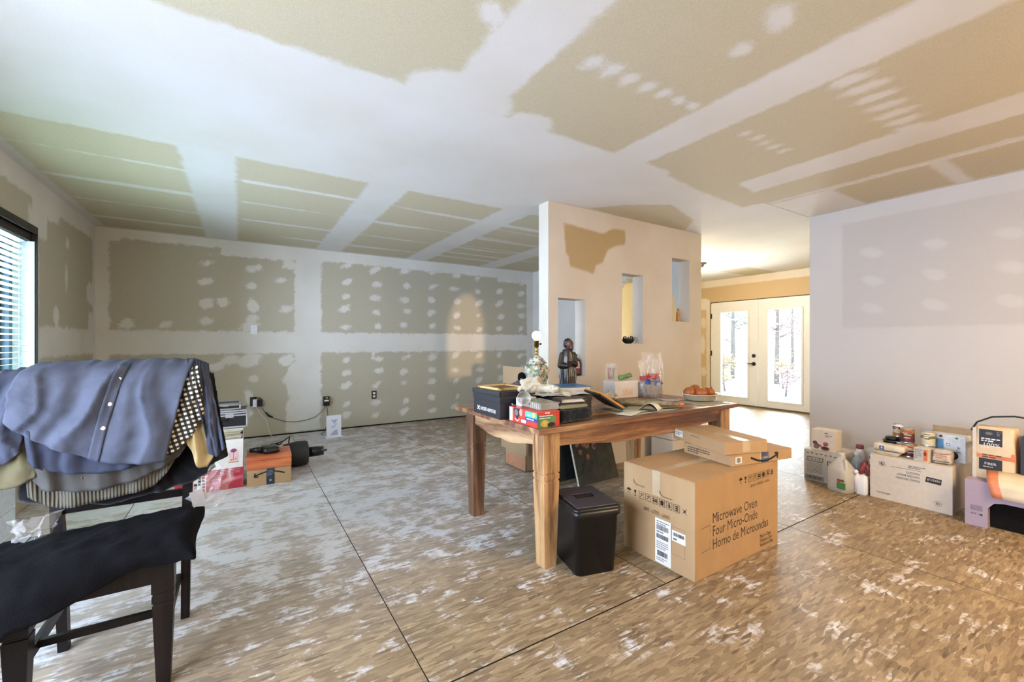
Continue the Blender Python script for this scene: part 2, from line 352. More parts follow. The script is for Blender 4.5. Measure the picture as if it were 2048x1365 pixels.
class Print(MB):
    """flat print on a face: origin, u, v axes (thin ink layers)"""
    def __init__(s, origin, u, v, off=.0006):
        super().__init__(); s.o = Vector(origin); s.u = Vector(u).normalized(); s.v = Vector(v).normalized(); s.n = s.u.cross(s.v); s.k = off
    def P(s, a, b, k): return s.o + s.u * a + s.v * b + s.n * k
    def poly(s, pts, m):
        s._add([s.P(a, b, s.k) for a, b in pts], [tuple(range(len(pts)))], m); s.k += .00012; return s
    def rect(s, a0, b0, a1, b1, m): return s.poly([(a0, b0), (a1, b0), (a1, b1), (a0, b1)], m)
    def ell(s, a, b, ra, rb, m, n=20): return s.poly([(a + ra * math.cos(2 * PI * k / n), b + rb * math.sin(2 * PI * k / n)) for k in range(n)], m)
    def frame(s, a0, b0, a1, b1, t, m):
        for r in ((a0, b0, a1, b0 + t), (a0, b1 - t, a1, b1), (a0, b0, a0 + t, b1), (a1 - t, b0, a1, b1)):
            s._add([s.P(x, y, s.k) for x, y in ((r[0], r[1]), (r[2], r[1]), (r[2], r[3]), (r[0], r[3]))], [(0, 1, 2, 3)], m)
        s.k += .00012; return s
    def line(s, pts, t, m):
        for (a, b), (c, d) in zip(pts[:-1], pts[1:]):
            L = math.hypot(c - a, d - b) or 1; nx, ny = -(d - b) / L * t / 2, (c - a) / L * t / 2
            s._add([s.P(x, y, s.k) for x, y in ((a + nx, b + ny), (a - nx, b - ny), (c - nx, d - ny), (c + nx, d + ny))], [(0, 1, 2, 3)], m)
        s.k += .00012; return s
    def text(s, st, a, b, size, m, width=None, bold=False, flip=False, ang=0):
        v, f, w = text_geo(st, bold); sx = width / w if width else size
        ca, sa = math.cos(ang), math.sin(ang)
        pts = []
        for x, y in v:
            x, y = x * sx, y * size
            if flip: x, y = -x, -y
            pts.append(s.P(a + x * ca - y * sa, b + x * sa + y * ca, s.k))
        s._add(pts, f, m); s.k += .00012; return s
    def lines(s, a0, b0, a1, n, dy, h, m, seed=1):
        r = random.Random(seed)
        for i in range(n):
            y = b0 - i * dy; x = a0
            xe = a1 if i < n - 1 else a0 + (a1 - a0) * r.uniform(.4, .8)
            while x < xe - h:
                wd = min(r.uniform(1.2, 4) * h, xe - x)
                s._add([s.P(p, q, s.k) for p, q in ((x, y), (x + wd, y), (x + wd, y + h), (x, y + h))], [(0, 1, 2, 3)], m); x += wd + h * .6
        s.k += .00012; return s
    def barcode(s, a0, b0, a1, b1, m, seed=2):
        r = random.Random(seed); x = a0; un = (a1 - a0) / 60
        while x < a1:
            wd = un * r.choice((.7, 1, 1.6))
            s._add([s.P(p, q, s.k) for p, q in ((x, b0), (x + wd, b0), (x + wd, b1), (x, b1))], [(0, 1, 2, 3)], m); x += wd + un * r.choice((.6, 1, 1.5))
        s.k += .00012; return s
    def build(s, name, mat=None, parent=None, **k): return super().build(name, mat, parent, recalc=False, **k)
def face(w, d, h, side, z=0):
    return {'front': ((-w/2, -d/2, z), (1, 0, 0), (0, 0, 1)), 'left': ((-w/2, d/2, z), (0, -1, 0), (0, 0, 1)),
            'right': ((w/2, -d/2, z), (0, 1, 0), (0, 0, 1)), 'top': ((-w/2, -d/2, h), (1, 0, 0), (0, 1, 0)),
            'back': ((w/2, d/2, z), (-1, 0, 0), (0, 0, 1))}[side]

def noise2(x, y, seed=0):
    """cheap value noise on arrays"""
    r = np.random.RandomState(seed).rand(64, 64)
    xi = np.floor(x).astype(int); yi = np.floor(y).astype(int); fx = x - xi; fy = y - yi
    fx = fx * fx * (3 - 2 * fx); fy = fy * fy * (3 - 2 * fy)
    g = lambda a, b: r[a % 64, b % 64]
    return (g(xi, yi) * (1 - fx) + g(xi + 1, yi) * fx) * (1 - fy) + (g(xi, yi + 1) * (1 - fx) + g(xi + 1, yi + 1) * fx) * fy

def mudval(U, V, mud, paper=(), base=None):
    """signed distance style field: >0 joint compound, <0 bare paper"""
    val = np.full(U.shape, -.3 if base is None else base)
    for s in mud:
        if s[0] == 'r':
            _, a0, a1, b0, b1 = s[:5]
            d = np.minimum(np.minimum(U - a0, a1 - U), np.minimum(V - b0, b1 - V))
        elif s[0] == 'e':
            _, a, b, ra, rb = s[:5]; an = s[5] if len(s) > 5 else 0
            x = (U - a) * math.cos(an) + (V - b) * math.sin(an); y = -(U - a) * math.sin(an) + (V - b) * math.cos(an)
            d = (1 - np.sqrt((x / ra) ** 2 + (y / rb) ** 2)) * min(ra, rb)
        elif s[0] == 's':      # broken thin streak along u: (u0,u1,v,halfwidth,seed)
            _, a0, a1, v, h, sd = s
            nn = noise2(U * 1.7 + sd * 3.1, V * 0 + sd, sd)
            d = np.minimum(h * (.3 + 1.6 * nn) - np.abs(V - v - .03 * (nn - .5)), np.minimum(U - a0, a1 - U)) * 1.3 - .004
        elif s[0] == 't':      # the same along v
            _, b0, b1, u, h, sd = s
            nn = noise2(V * 1.7 + sd * 3.1, U * 0 + sd, sd)
            d = np.minimum(h * (.3 + 1.6 * nn) - np.abs(U - u), np.minimum(V - b0, b1 - V)) * 1.3 - .004
        val = np.maximum(val, d)
    for s in paper:
        if s[0] == 'p':
            poly = s[1]; ins = np.zeros(U.shape, bool); dist = np.full(U.shape, 9.)
            n = len(poly)
            for i in range(n):
                x1, y1 = poly[i]; x2, y2 = poly[(i + 1) % n]
                c = ((y1 > V) != (y2 > V)) & (U < (x2 - x1) * (V - y1) / (y2 - y1 + 1e-9) + x1); ins ^= c
                L2 = (x2 - x1) ** 2 + (y2 - y1) ** 2
                t = np.clip(((U - x1) * (x2 - x1) + (V - y1) * (y2 - y1)) / L2, 0, 1)
                dist = np.minimum(dist, np.hypot(U - x1 - t * (x2 - x1), V - y1 - t * (y2 - y1)))
            d = np.where(ins, dist, -dist)
        else:
            _, a0, a1, b0, b1 = s
            d = np.minimum(np.minimum(U - a0, a1 - U), np.minimum(V - b0, b1 - V))
        val = np.minimum(val, -d)
    return np.clip(val, -.12, .12)

def coords(a, b, step, brk=()):
    pts = sorted(set([a, b] + [x for x in brk if a < x < b])); out = []
    for p, q in zip(pts[:-1], pts[1:]):
        n = max(1, int(round((q - p) / step))); out += [p + (q - p) * i / n for i in range(n)]
    return np.array(out + [b])
def plate(name, a0, a1, b0, b1, tofun, thick, mat, mud, paper=(), base=None, step=.03, holes=(), hole_fn=None, brk=()):
    """a wall/ceiling slab: fine front face (with the compound field) + a thick back. tofun(u,v,depth)->xyz"""
    us = coords(a0, a1, step, [h[0] for h in holes] + [h[1] for h in holes] + list(brk)); vs = coords(b0, b1, step, [h[2] for h in holes] + [h[3] for h in holes])
    U, V = np.meshgrid(us, vs); nv, nu = U.shape
    val = mudval(U, V, mud, paper, base)
    verts = [tofun(u, v, 0) for u, v in zip(U.ravel(), V.ravel())]; faces = []
    uc = (us[1:] + us[:-1]) / 2; vc = (vs[1:] + vs[:-1]) / 2
    keep = np.ones((nv - 1, nu - 1), bool)
    for h in holes:
        keep &= ~(((uc[None, :] > h[0]) & (uc[None, :] < h[1])) & ((vc[:, None] > h[2]) & (vc[:, None] < h[3])))
    if hole_fn: keep &= ~hole_fn(uc[None, :] + 0 * vc[:, None], vc[:, None] + 0 * uc[None, :])
    for j in range(nv - 1):
        for k in range(nu - 1):
            if keep[j, k]: faces.append((j * nu + k, j * nu + k + 1, (j + 1) * nu + k + 1, (j + 1) * nu + k))
    nF = len(verts); vals = list(val.ravel())
    # back face (coarse copy of same cells, shifted) and edges where a kept cell meets a hole/border
    verts += [tofun(u, v, thick) for u, v in zip(U.ravel(), V.ravel())]; vals += [.1] * nF
    faces += [tuple(nF + i for i in reversed(f)) for f in list(faces)]
    kp = np.pad(keep, 1)
    for j in range(nv - 1):
        for k in range(nu - 1):
            if not keep[j, k]: continue
            A, B, C, D = j * nu + k, j * nu + k + 1, (j + 1) * nu + k + 1, (j + 1) * nu + k
            if not kp[j, k + 1]: faces.append((A, nF + A, nF + B, B))
            if not kp[j + 2, k + 1]: faces.append((C, nF + C, nF + D, D))
            if not kp[j + 1, k]: faces.append((D, nF + D, nF + A, A))
            if not kp[j + 1, k + 2]: faces.append((B, nF + B, nF + C, C))
    me = bpy.data.meshes.new(name); me.from_pydata([tuple(map(float, v)) for v in verts], [], faces)
    at = me.attributes.new('mud', 'FLOAT', 'POINT'); at.data.foreach_set('value', np.array(vals, dtype=np.float32))
    me.materials.append(mat); o = bpy.data.objects.new(name, me); COL.objects.link(o)
    bm = bmesh.new(); bm.from_mesh(me); bmesh.ops.recalc_face_normals(bm, faces=bm.faces[:])
    bmesh.ops.delete(bm, geom=[v for v in bm.verts if not v.link_faces], context='VERTS'); bm.to_mesh(me); bm.free()
    return struct(o)

# ------------------------------------------------------------------ room dimensions
XL, XD, XR, XF = -1.31, 4.41, 4.80, 8.02      # left wall, divider wall, right wall, french-door wall
YB, YP, YR0, YREAR = 6.27, 3.02, 2.03, -1.9
CZ = 2.44

# floor: base slab and separate panels
b = MB(); b.box(XL - .15, YREAR - .2, -.12, XF + .15, YB + .15, -.019)
FL = struct(b.build('floor', M('subfloor_gap', '2a241c', .9)))
GAP = .0036; EDGE = M('panel_edge_dark', '3a3226', .9)
def panel(x0, x1, y0, y1):
    x0 = max(x0, XL); x1 = min(x1, XF); y0 = max(y0, YREAR); y1 = min(y1, YB)
    if x1 - x0 < .05 or y1 - y0 < .05: return
    if abs(y1 - 1.387) < .01: y1 -= .003
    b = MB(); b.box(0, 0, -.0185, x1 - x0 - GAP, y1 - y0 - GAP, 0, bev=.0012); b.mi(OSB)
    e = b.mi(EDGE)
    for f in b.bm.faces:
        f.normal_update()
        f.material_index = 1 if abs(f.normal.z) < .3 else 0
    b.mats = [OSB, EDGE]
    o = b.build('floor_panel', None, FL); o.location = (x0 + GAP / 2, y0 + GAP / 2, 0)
for r, y0 in enumerate((-3.49, -2.27, -1.05, .17)):            # panels lying along x, near half
    off = (0, 1.2, .3, .08)[r]
    x = -4.4 + off
    while x < XF: panel(x, x + 2.44, y0, min(y0 + 1.22, 1.387)); x += 2.44
x = .56 - 2 * 1.22
i = 0
while x < XF:                                                   # panels lying along y, far half
    off = {0: 3.83, 1: 3.83, 2: 3.83, 3: 5.02, 4: 3.83}.get(i, 5.02 if i % 2 else 3.83)
    cuts = [1.387] + [c for c in (off - 2.44, off, off + 2.44) if 1.6 < c < YB - .1] + [YB + .1]
    for a, c in zip(cuts[:-1], cuts[1:]): panel(x, x + 1.22, a, c)
    x += 1.22; i += 1

# ceiling
cm = [('r', -3, 9, 2.02, 3.44)]
for x in (-1.32, -.18, 1.01, 2.23, 3.45, 4.5, 5.7, 6.9):
    cm.append(('r', x - .165, x + .165, 3.2, 7)) if x > -1.3 else cm.append(('r', -1.5, -1.22, 3, 7))
    if x > 0 and x < 4: cm.append(('r', x - .16, x + .16, -3, 2.2))
for k, y in enumerate((3.9, 4.49, 5.12, 5.74)):
    for j, (a, c) in enumerate(((-1.25, -.3), (0, .9), (1.15, 2.1), (2.35, 3.3))): cm.append(('s', a, c, y, .03, k * 5 + j))
for j in range(4):
    cm.append(('s', 2.4, 4.3, 4.1 + .45 * j, .025, 40 + j))
cm += [('r', -1.5, 4.5, 6.2, 6.5), ('r', 4.4, 8.2, 2.0, 3.9), ('r', 4.4, 8.2, 4.4, 5.4), ('r', 4.0, 4.85, 1.55, 2.1), ('r', 3.98, 4.09, -3, 2)]
for k in range(7): cm.append(('e', 1.33 + .115 * k, 1.43 - .004 * k, .045, .075 - .006 * k, .3))
for k in range(7): cm.append(('e', 2.45 + .14 * k, .86, .05, .10, .2))
for k in range(5): cm.append(('e', 2.55 + .11 * k, 1.42, .035, .05, .2))
cm += [('e', .82, 1.42, .085, .055, .5), ('e', .62, 1.30, .08, .05, 0), ('e', 1.75, .84, .09, .06, .4), ('e', 1.80, 1.02, .05, .05), ('e', -.02, 1.62, .06, .03, .4), ('r', 4.05, 4.8, .88, .99), ('r', 4.74, 5, -3, 2.1),
       ('e', .95, 2.0, .3, .22), ('e', 1.9, 2.15, .3, .12), ('e', 1.4, 2.0, .15, .1)]
cpaper = [('p', [(2.95, 2.75), (3.3, 2.52), (3.9, 2.72), (4.15, 2.98), (4.1, 3.02), (3.2, 3.02), (2.75, 2.98)]), ('p', [(2.7, 2.08), (3.2, 2.15), (3.9, 2.2), (3.95, 2.0), (3.3, 1.9), (2.6, 1.95)])]
plate('ceiling', XL - .1, XF + .1, YREAR - .1, YB + .1, lambda u, v, d: (u, v, CZ + d), .05, MUDC, cm, cpaper, step=.03)

# back wall (y = YB)
bw = [('r', -2, 9, 1.05, 1.335), ('r', -2, 9, 2.285, 3), ('r', -2, -1.19, 0, 3), ('r', 4.27, 4.6, 0, 3), ('r', .60, .93, .9, 3), ('r', .63, .93, .3, 1.0), ('r', .50, .92, .02, .45),
      ('r', 3.7, 4.35, 2.22, 2.5), ('r', -.3, .75, 2.25, 2.5), ('e', .62, .7, .12, .3), ('r', 1.585, 1.64, .95, 1.1)]
rr = random.Random(11)
for k in range(8):
    x = 1.26 + .413 * k
    for z in (2.26, 2.05, 1.84, 1.64, 1.43, .97, .77, .57, .34, .17):
        if z < .4 and k not in (0, 1, 2, 3, 4): continue
        bw.append(('e', x + rr.uniform(-.03, .03), z + rr.uniform(-.025, .025), .075 * rr.uniform(.7, 1.2), .042 * rr.uniform(.8, 1.3), rr.uniform(-.1, .7)))
for (x, z, a, c) in ((.15, 2.12, .11, .05), (.12, 1.9, .07, .045), (.14, 1.65, .07, .09), (.13, 1.5, .07, .05), (.10, 1.39, .12, .06), (-.33, 2.14, .09, .035), (-.35, 1.92, .08, .045),
                     (-.33, 1.66, .08, .07), (-.17, 1.68, .07, .06), (-.34, 1.45, .08, .045), (-1.05, 1.40, .07, .07), (.50, 1.62, .08, .05), (.1, .97, .14, .08), (.15, .74, .07, .05), (.55, .72, .09, .05),
                     (.10, .5, .05, .12), (.52, .96, .10, .08), (.45, 2.0, .07, .04), (.55, 2.2, .1, .06), (-.72, 1.40, .07, .04), (-.1, .98, .1, .06), (-.25, .9, .1, .05), (.06, .3, .09, .05)):
    bw.append(('e', x, z, a, c, .25))
plate('wall_back', XL, XD + .09, .0, CZ, lambda u, v, d: (u, YB + d, v), .12, MUD, bw, [('r', -1.1, -.2, 2.25, 2.33)], step=.025)
# far wall of the further room (continues the same outside wall)
YEL = drywall_mat('joint_compound_further_room', 'd8cfae', 'c4a878', seed=5)
plate('wall_far', XD + .09, XF, 0, CZ, lambda u, v, d: (u, YB + d, v), .12, YEL, [('r', 0, 9, 0, 3)], step=.1)

# left wall with the visible window and an added unseen one
W1 = (2.9, 4.68, .62, 2.01); W2 = (.0, 2.2, .25, 2.05)
lw = [('r', -9, 9, 1.07, 1.33), ('r', -9, 9, 2.27, 3), ('r', 6.17, 7, 0, 3), ('r', 4.62, 4.92, 2.0, 2.5), ('r', 4.55, 4.76, 0, 2.2), ('e', 5.37, 1.78, .045, .14, 0), ('e', 5.12, 1.42, .07, .09), ('e', 5.4, 2.08, .05, .06),
      ('e', 6.1, 1.7, .15, .12), ('e', 6.12, 1.4, .1, .12), ('e', 5.0, 2.3, .25, .12), ('r', -3, 4.2, 0, .6)]
plate('wall_left', YREAR, YB, 0, CZ, lambda u, v, d: (XL - d, u, v), .16, MUD, lw, step=.03, holes=(W1, W2))

# divider wall with an arched opening, end wall of the niche partition
def arch(u, v):
    e = ((u - 3.85) / .56) ** 2 + (np.maximum(v - 1.55, 0) / .55) ** 2
    return e < 1
plate('wall_divider', YP + .14, YB, 0, CZ, lambda u, v, d: (XD + d, u, v), .09, MUD, [('r', 0, 9, 0, 3)], step=.02, hole_fn=arch)
NICHES = ((2.399, 2.719, .88, 1.592), (3.206, 3.513, 1.18, 1.883), (3.976, 4.282, 1.425, 2.118))
pp = [('p', [(2.468, 2.267), (2.7, 2.25), (2.95, 2.235), (3.08, 2.30), (3.249, 2.309), (3.249, 2.179), (3.13, 2.15), (3.008, 2.091), (2.942, 1.963), (2.85, 1.93), (2.826, 1.843), (2.70, 1.87), (2.544, 1.891), (2.526, 1.981), (2.497, 1.996)])]
plate('wall_partition', 2.29, 4.50, 0, CZ, lambda u, v, d: (u, YP + d, v), .14, drywall_mat('joint_compound_on_partition', 'd8d0c4', 'b39c72', amp=.03, seed=3), [('e', 3.0, 2.2, .05, .04)], pp, base=.3, step=.03, holes=NICHES)
# right wall and the corner behind it
rw = [('r', -9, 9, 0, 3)]
plate('wall_right', YREAR, YR0, 0, CZ, lambda u, v, d: (XR + d, u, v), .12, drywall_mat('joint_compound_on_right_wall', 'c2beba', 'b8b3ae', amp=.05, seed=9), [('r', -9, 9, 0, 1.33), ('r', 1.75, 3, 0, 3), ('r', -9, 9, 2.3, 3)] +
      [('e', .3 + .41 * k, z, .09, .05, .3) for k in range(-2, 4) for z in (1.5, 1.75, 2.0)], step=.04)
plate('wall_passage', XR + .12, XF, 0, CZ, lambda u, v, d: (u, YR0 - d, v), .12, YEL, rw, step=.1)
plate('wall_rear', XL, XR + .12, 0, CZ, lambda u, v, d: (u, YREAR - d, v), .05, MUD, rw, step=.03, hole_fn=lambda u, v: (np.abs(u + 1.005) < .21) & (v > .88) & (((u + 1.005) / .21) ** 2 + (np.maximum(v - 1.30, 0) / .40) ** 2 < 1))  # arched hole added to shape the spot lamp's patch
# wall with the french doors (x = XF)
DOOR = (2.38 + .0, 5.175, .0, 2.0)
DOOR = (3.29, 5.175, 0, 2.0)
plate('wall_door', YR0, YB, 0, CZ, lambda u, v, d: (XF + d, u, v), .14, drywall_mat('joint_compound_by_door', 'd8cfc0', 'c2a67e', amp=.06, seed=7), [('r', 0, 9, 2.3, 3), ('r', 5.42, 7, 0, 3), ('r', 5.19, 5.27, 0, 1.95), ('e', 5.33, 1.6, .06, .12), ('e', 5.35, 1.15, .06, .2), ('e', 5.33, .6, .07, .1), ('e', 5.32, 1.98, .14, .12)], step=.025, holes=(DOOR,))

# dark gap at the foot of the bare drywall
b = MB(); b.box(XL, YB - .006, 0, XD, YB - .001, .016); struct(b.build('trim_1', M('gap_shadow_board', '1e1a16', .9)))
# right-hand corner bead and seam lines in ceiling
b = MB(); b.box(3.95, 2.028, CZ - .002, 4.8, 2.034, CZ - .0005); b.box(XR - .75, YREAR, CZ - .003, XR - .744, 2.03, CZ - .0005); struct(b.build('trim_2', M('seam_tape', 'c9bda8', .8)))
b = MB()

# french doors: door_1, door_2 with glass panes and grille
DW = M('door_white', 'dedad4', .4, .02); DKG = M('door_gap_dark', '4a3a22', .8)
GLASS, nt, bs = newmat('window_glass'); 
N = nt.nodes; L = nt.links; tr = N.new('ShaderNodeBsdfTransparent'); gl = N.new('ShaderNodeBsdfGlossy'); gl.inputs['Roughness'].default_value = .02
tr.inputs[0].default_value = (.95, .98, .98, 1)
mxs = N.new('ShaderNodeMixShader'); fr = N.new('ShaderNodeFresnel'); fr.inputs[0].default_value = 1.25; L.new(fr.outputs[0], mxs.inputs[0]); L.new(tr.outputs[0], mxs.inputs[1]); L.new(gl.outputs[0], mxs.inputs[2])
L.new(mxs.outputs[0], N['Material Output'].inputs[0])
def door(n, y0, y1, gy0, gy1, gz0, gz1):
    b = MB(); x0, x1 = XF - .005, XF + .04; z0, z1 = .025, 1.965
    b.box(x0, y0, z0, x1, gy0, z1); b.box(x0, gy1, z0, x1, y1, z1); b.box(x0, gy0, z0, x1, gy1, gz0); b.box(x0, gy0, gz1, x1, gy1, z1)
    d = struct(b.build('door_%d' % n, DW))
    t = MB(); e = .025
    t.box(x0 - .012, gy0 - e, gz0 - e, x0, gy0 + .004, gz1 + e); t.box(x0 - .012, gy1 - .004, gz0 - e, x0, gy1 + e, gz1 + e)
    t.box(x0 - .012, gy0, gz0 - e, x0, gy1, gz0 + .004); t.box(x0 - .012, gy0, gz1 - .004, x0, gy1, gz1 + e)
    t.build('glazing_frame', DW, d)
    g = M('grille', 'b9bcc4', .5)
    for k in (1, 2):
        m = MB(); y = gy0 + (gy1 - gy0) * k / 3; m.box(x0 + .012, y - .004, gz0, x0 + .02, y + .004, gz1); m.build('muntin', g, d)
    for k in range(1, 5):
        m = MB(); z = gz0 + (gz1 - gz0) * k / 5; m.box(x0 + .012, gy0, z - .004, x0 + .02, gy1, z + .004); m.build('muntin', g, d)
    for j in range(5):
        for k in range(3):
            m = MB(); m.box(x0 + .021, gy0 + (gy1 - gy0) * k / 3, gz0 + (gz1 - gz0) * j / 5, x0 + .025, gy0 + (gy1 - gy0) * (k + 1) / 3, gz0 + (gz1 - gz0) * (j + 1) / 5)
            m.build('pane', GLASS, d)
    return d
d1 = door(1, 4.232, 5.14, 4.42, 4.954, .16, 1.785)
d2 = door(2, 3.325, 4.226, 3.51, 4.055, .15, 1.78)
hb = MB(); T = Matrix.Translation((XF - .005, 4.309, .95)) @ Matrix.Rotation(-PI/2, 4, 'Y'); hb.lathe([(.034, 0), (.034, .012), (.02, .02)], None, T); hb.build('deadbolt', DKM, d1)
hb = MB(); T = Matrix.Translation((XF - .005, 4.309, .80)) @ Matrix.Rotation(-PI/2, 4, 'Y'); hb.lathe([(.034, 0), (.034, .012), (.015, .02), (.012, .05)], None, T)
hb.tube([(XF - .055, 4.309, .80), (XF - .06, 4.36, .80), (XF - .055, 4.44, .795)], [.012, .01, .006]); hb.build('door_handle', DKM, d1)
for z in (1.72, .98, .25):
    hb = MB(); hb.box(XF - .012, 5.14, z - .05, XF + .01, 5.165, z + .05); hb.build('hinge', DKM, d1)
b = MB(); b.box(XF - .004, 5.142, 0, XF + .1, 5.175, 2.0, DW); b.box(XF - .004, 3.29, 0, XF + .1, 3.322, 2.0, DW); b.box(XF - .004, 3.29, 1.968, XF + .1, 5.175, 1.985, DW)
b.box(XF - .006, 3.29, 1.985, XF + .1, 5.175, 2.0, DKG); b.box(XF - .008, 5.166, 0, XF + .02, 5.178, 2.0, DKG); struct(b.build('trim_3'))
b = MB(); b.box(XF - .03, 3.29, .0, XF + .14, 5.175, .024); struct(b.build('trim_4', M('door_threshold', '5a4a38', .6)))

# left window: frame, reveal lining, blind slats
WF = M('window_frame_dark', '2b2622', .45); y0, y1, z0, z1 = W1
b = MB(); xx = XL + .012
b.box(XL - .02, y0 - .05, z1, xx, y1 + .0, z1 + .055); b.box(XL - .02, y0 - .05, z0 - .05, xx, y1 + .015, z0); b.box(XL - .16, y1 - .001, z0, xx, y1 + .012, z1 + .055); b.box(XL - .02, y0 - .05, z0, xx, y0, z1)
b.box(XL - .075, y0, z1 - .055, XL - .02, y1 - .002, z1 - .001)
WN = struct(b.build('window_1', WF))
WB = M('reveal_paint', 'c6d2d6', .5)
b = MB(); b.box(XL - .155, y1 - .012, z0, XL - .001, y1 - .002, z1 - .056); b.box(XL - .155, y0, z0, XL - .001, y1 - .012, z0 + .01); b.build('window_reveal', WB, WN)
b = MB()
for (a, c) in ((y0, y0 + .05), (y1 - .065, y1 - .012), (3.76, 3.82)): b.box(XL - .15, a, z0, XL - .115, c, z1)
b.box(XL - .15, y0, z0, XL - .115, y1, z0 + .05); b.box(XL - .15, y0, z1 - .05, XL - .115, y1, z1); b.build('window_frame', M('sash_blue_grey', '39505c', .4), WN)
b = MB(); b.box(XL - .135, y0, z0, XL - .131, y1, z1); b.build('pane', GLASS, WN)
SL = M('blind_slat', 'd9e6d2', .4, .03)
sm = MB(); sm.box(-.024, 0, -.0012, .024, y1 - y0 - .05, .0012, T=Matrix.Rotation(R(-9), 4, 'Y')); first = sm.build('slat', SL, WN); first.location = (XL - .055, y0 + .01, z1 - .07)
z = z1 - .07 - .043
while z > z0 + .03:
    c = first.copy(); COL.objects.link(c); c.location.z = z; z -= .043
for y in (3.3, 4.2, 4.5):
    b = MB(); b.tube([(XL - .03, y, z1 - .05), (XL - .03, y, z0 + .03)], .0012, n=4); b.build('blind_cord', SL, WN)
# second window, unseen, added to let more daylight in
y0, y1, z0, z1 = W2
b = MB()
for (a, c) in ((y0, y0 + .06), (y1 - .06, y1), (1.07, 1.13)): b.box(XL - .12, a, z0, XL - .06, c, z1)
b.box(XL - .12, y0, z0, XL - .06, y1, z0 + .06); b.box(XL - .12, y0, z1 - .06, XL - .06, y1, z1); struct(b.build('added_window_2', WF))
# outside ground
b = MB(); b.box(-60, -60, -.6, 90, 60, -.35); g = b.build('ground', M('dry_ground', 'bdb8b4', .9, .3, 2.5)); struct(g)
BK = M('pale_bark', '8f867c', .9, .2, 20)
def tree(name, label, x, y, h, leaf, seed, spread=1.6, n=420, ls=.12, trunk=.09):
    r = random.Random(seed); t = thing(name, label, 'tree' if h > 2.5 else 'shrub', (x, y, -.35), r.uniform(0, 6), 'plants outside the french doors')
    b = MB(); b.tube([(0, 0, -.02), (.05, .02, h * .4), (0, .06, h * .9)], [trunk, trunk * .7, trunk * .25], n=7); ends = []
    for k in range(14):
        z = h * r.uniform(.2, .85); a = r.uniform(0, 2 * PI); L_ = spread * r.uniform(.4, 1) * (1.1 - z / h)
        e = (L_ * math.cos(a), L_ * math.sin(a), z + L_ * r.uniform(.3, .9)); ends.append(((0.02, .02, z), e)); b.tube([(0.02, .02, z), (e[0] * .5, e[1] * .5, z + (e[2] - z) * .35), e], [trunk * .35, trunk * .2, trunk * .06], n=5)
    b.build('trunk', BK, t); b = MB()
    for k in range(n):
        p0, p1 = r.choice(ends); f = r.uniform(.3, 1.1); c = Vector(p0).lerp(Vector(p1), f) + Vector((r.gauss(0, .16), r.gauss(0, .16), r.gauss(0, .16))) * spread * .6
        q = Matrix.Translation(c) @ Matrix.Rotation(r.uniform(0, 6), 4, 'Z') @ Matrix.Rotation(r.uniform(0, 3), 4, 'X'); s_ = ls * r.uniform(.6, 1.2)
        b._add([(-s_ * .5, 0, 0), (0, -s_ * .25, 0), (s_ * .5, 0, 0), (0, s_ * .25, 0)], [(0, 1, 2, 3)], None, q)
    o = b.build('foliage', leaf, t); o['kind'] = 'stuff'; return t
LF = [M('leaf_pinkish', 'c9a79c', .8, .3, 3), M('leaf_green', '9fb08f', .8, .3, 3), M('leaf_straw', 'd0b97f', .8, .3, 3)]
for x, y, h, c, sp_, lb_ in ((18, 10.6, 6, 1, 1.6, 'pale green tree nearest the left french door panes'), (26, 15.2, 8, 0, 2.2, 'tall pinkish tree farthest off through the left french door'), (17, 8.3, 6, 0, 1.5, 'pinkish bare-branched tree nearest the right french door panes'), (27, 12.3, 9, 1, 2.3, 'tall pale green tree farthest off through the right french door')):
    tree('yard_tree', lb_, x, y, h, LF[c], int(x * 7), sp_, 700, .16)
for x, y, h, c, lb_ in ((13, 7.9, 1.1, 2, 'straw yellow shrub closest to the left french door'), (15.2, 9.3, 1.3, 0, 'pinkish shrub farther out behind the left french door'), (13.2, 6.2, 1.0, 0, 'pinkish shrub closest to the right french door'), (15.4, 7.3, 1.2, 2, 'straw yellow shrub farther out behind the right french door')):
    tree('garden_shrub', lb_, x, y, h, LF[c], int(x * 9), .8, 320, .1, .03)

# ceiling bulb holder in the further room (only its edge shows past the partition)
t = thing('ceiling_light', 'bare warm ceiling bulb in the further room past the partition end', 'light', (6.1, 4.08, CZ))
b = MB(); b.lathe([(.07, 0), (.07, -.02), (.03, -.035), (.025, -.07)], None); b.build('lamp_holder', DKM, t)
b = MB(); b.sphere((0, 0, -.115), .038, seg=16); b.build('bulb', M('lit_bulb_warm', 'ffe2a0', .4, 0, emit=25), t)
bpy.data.objects['back_room_bulb'].location.z = CZ - .24
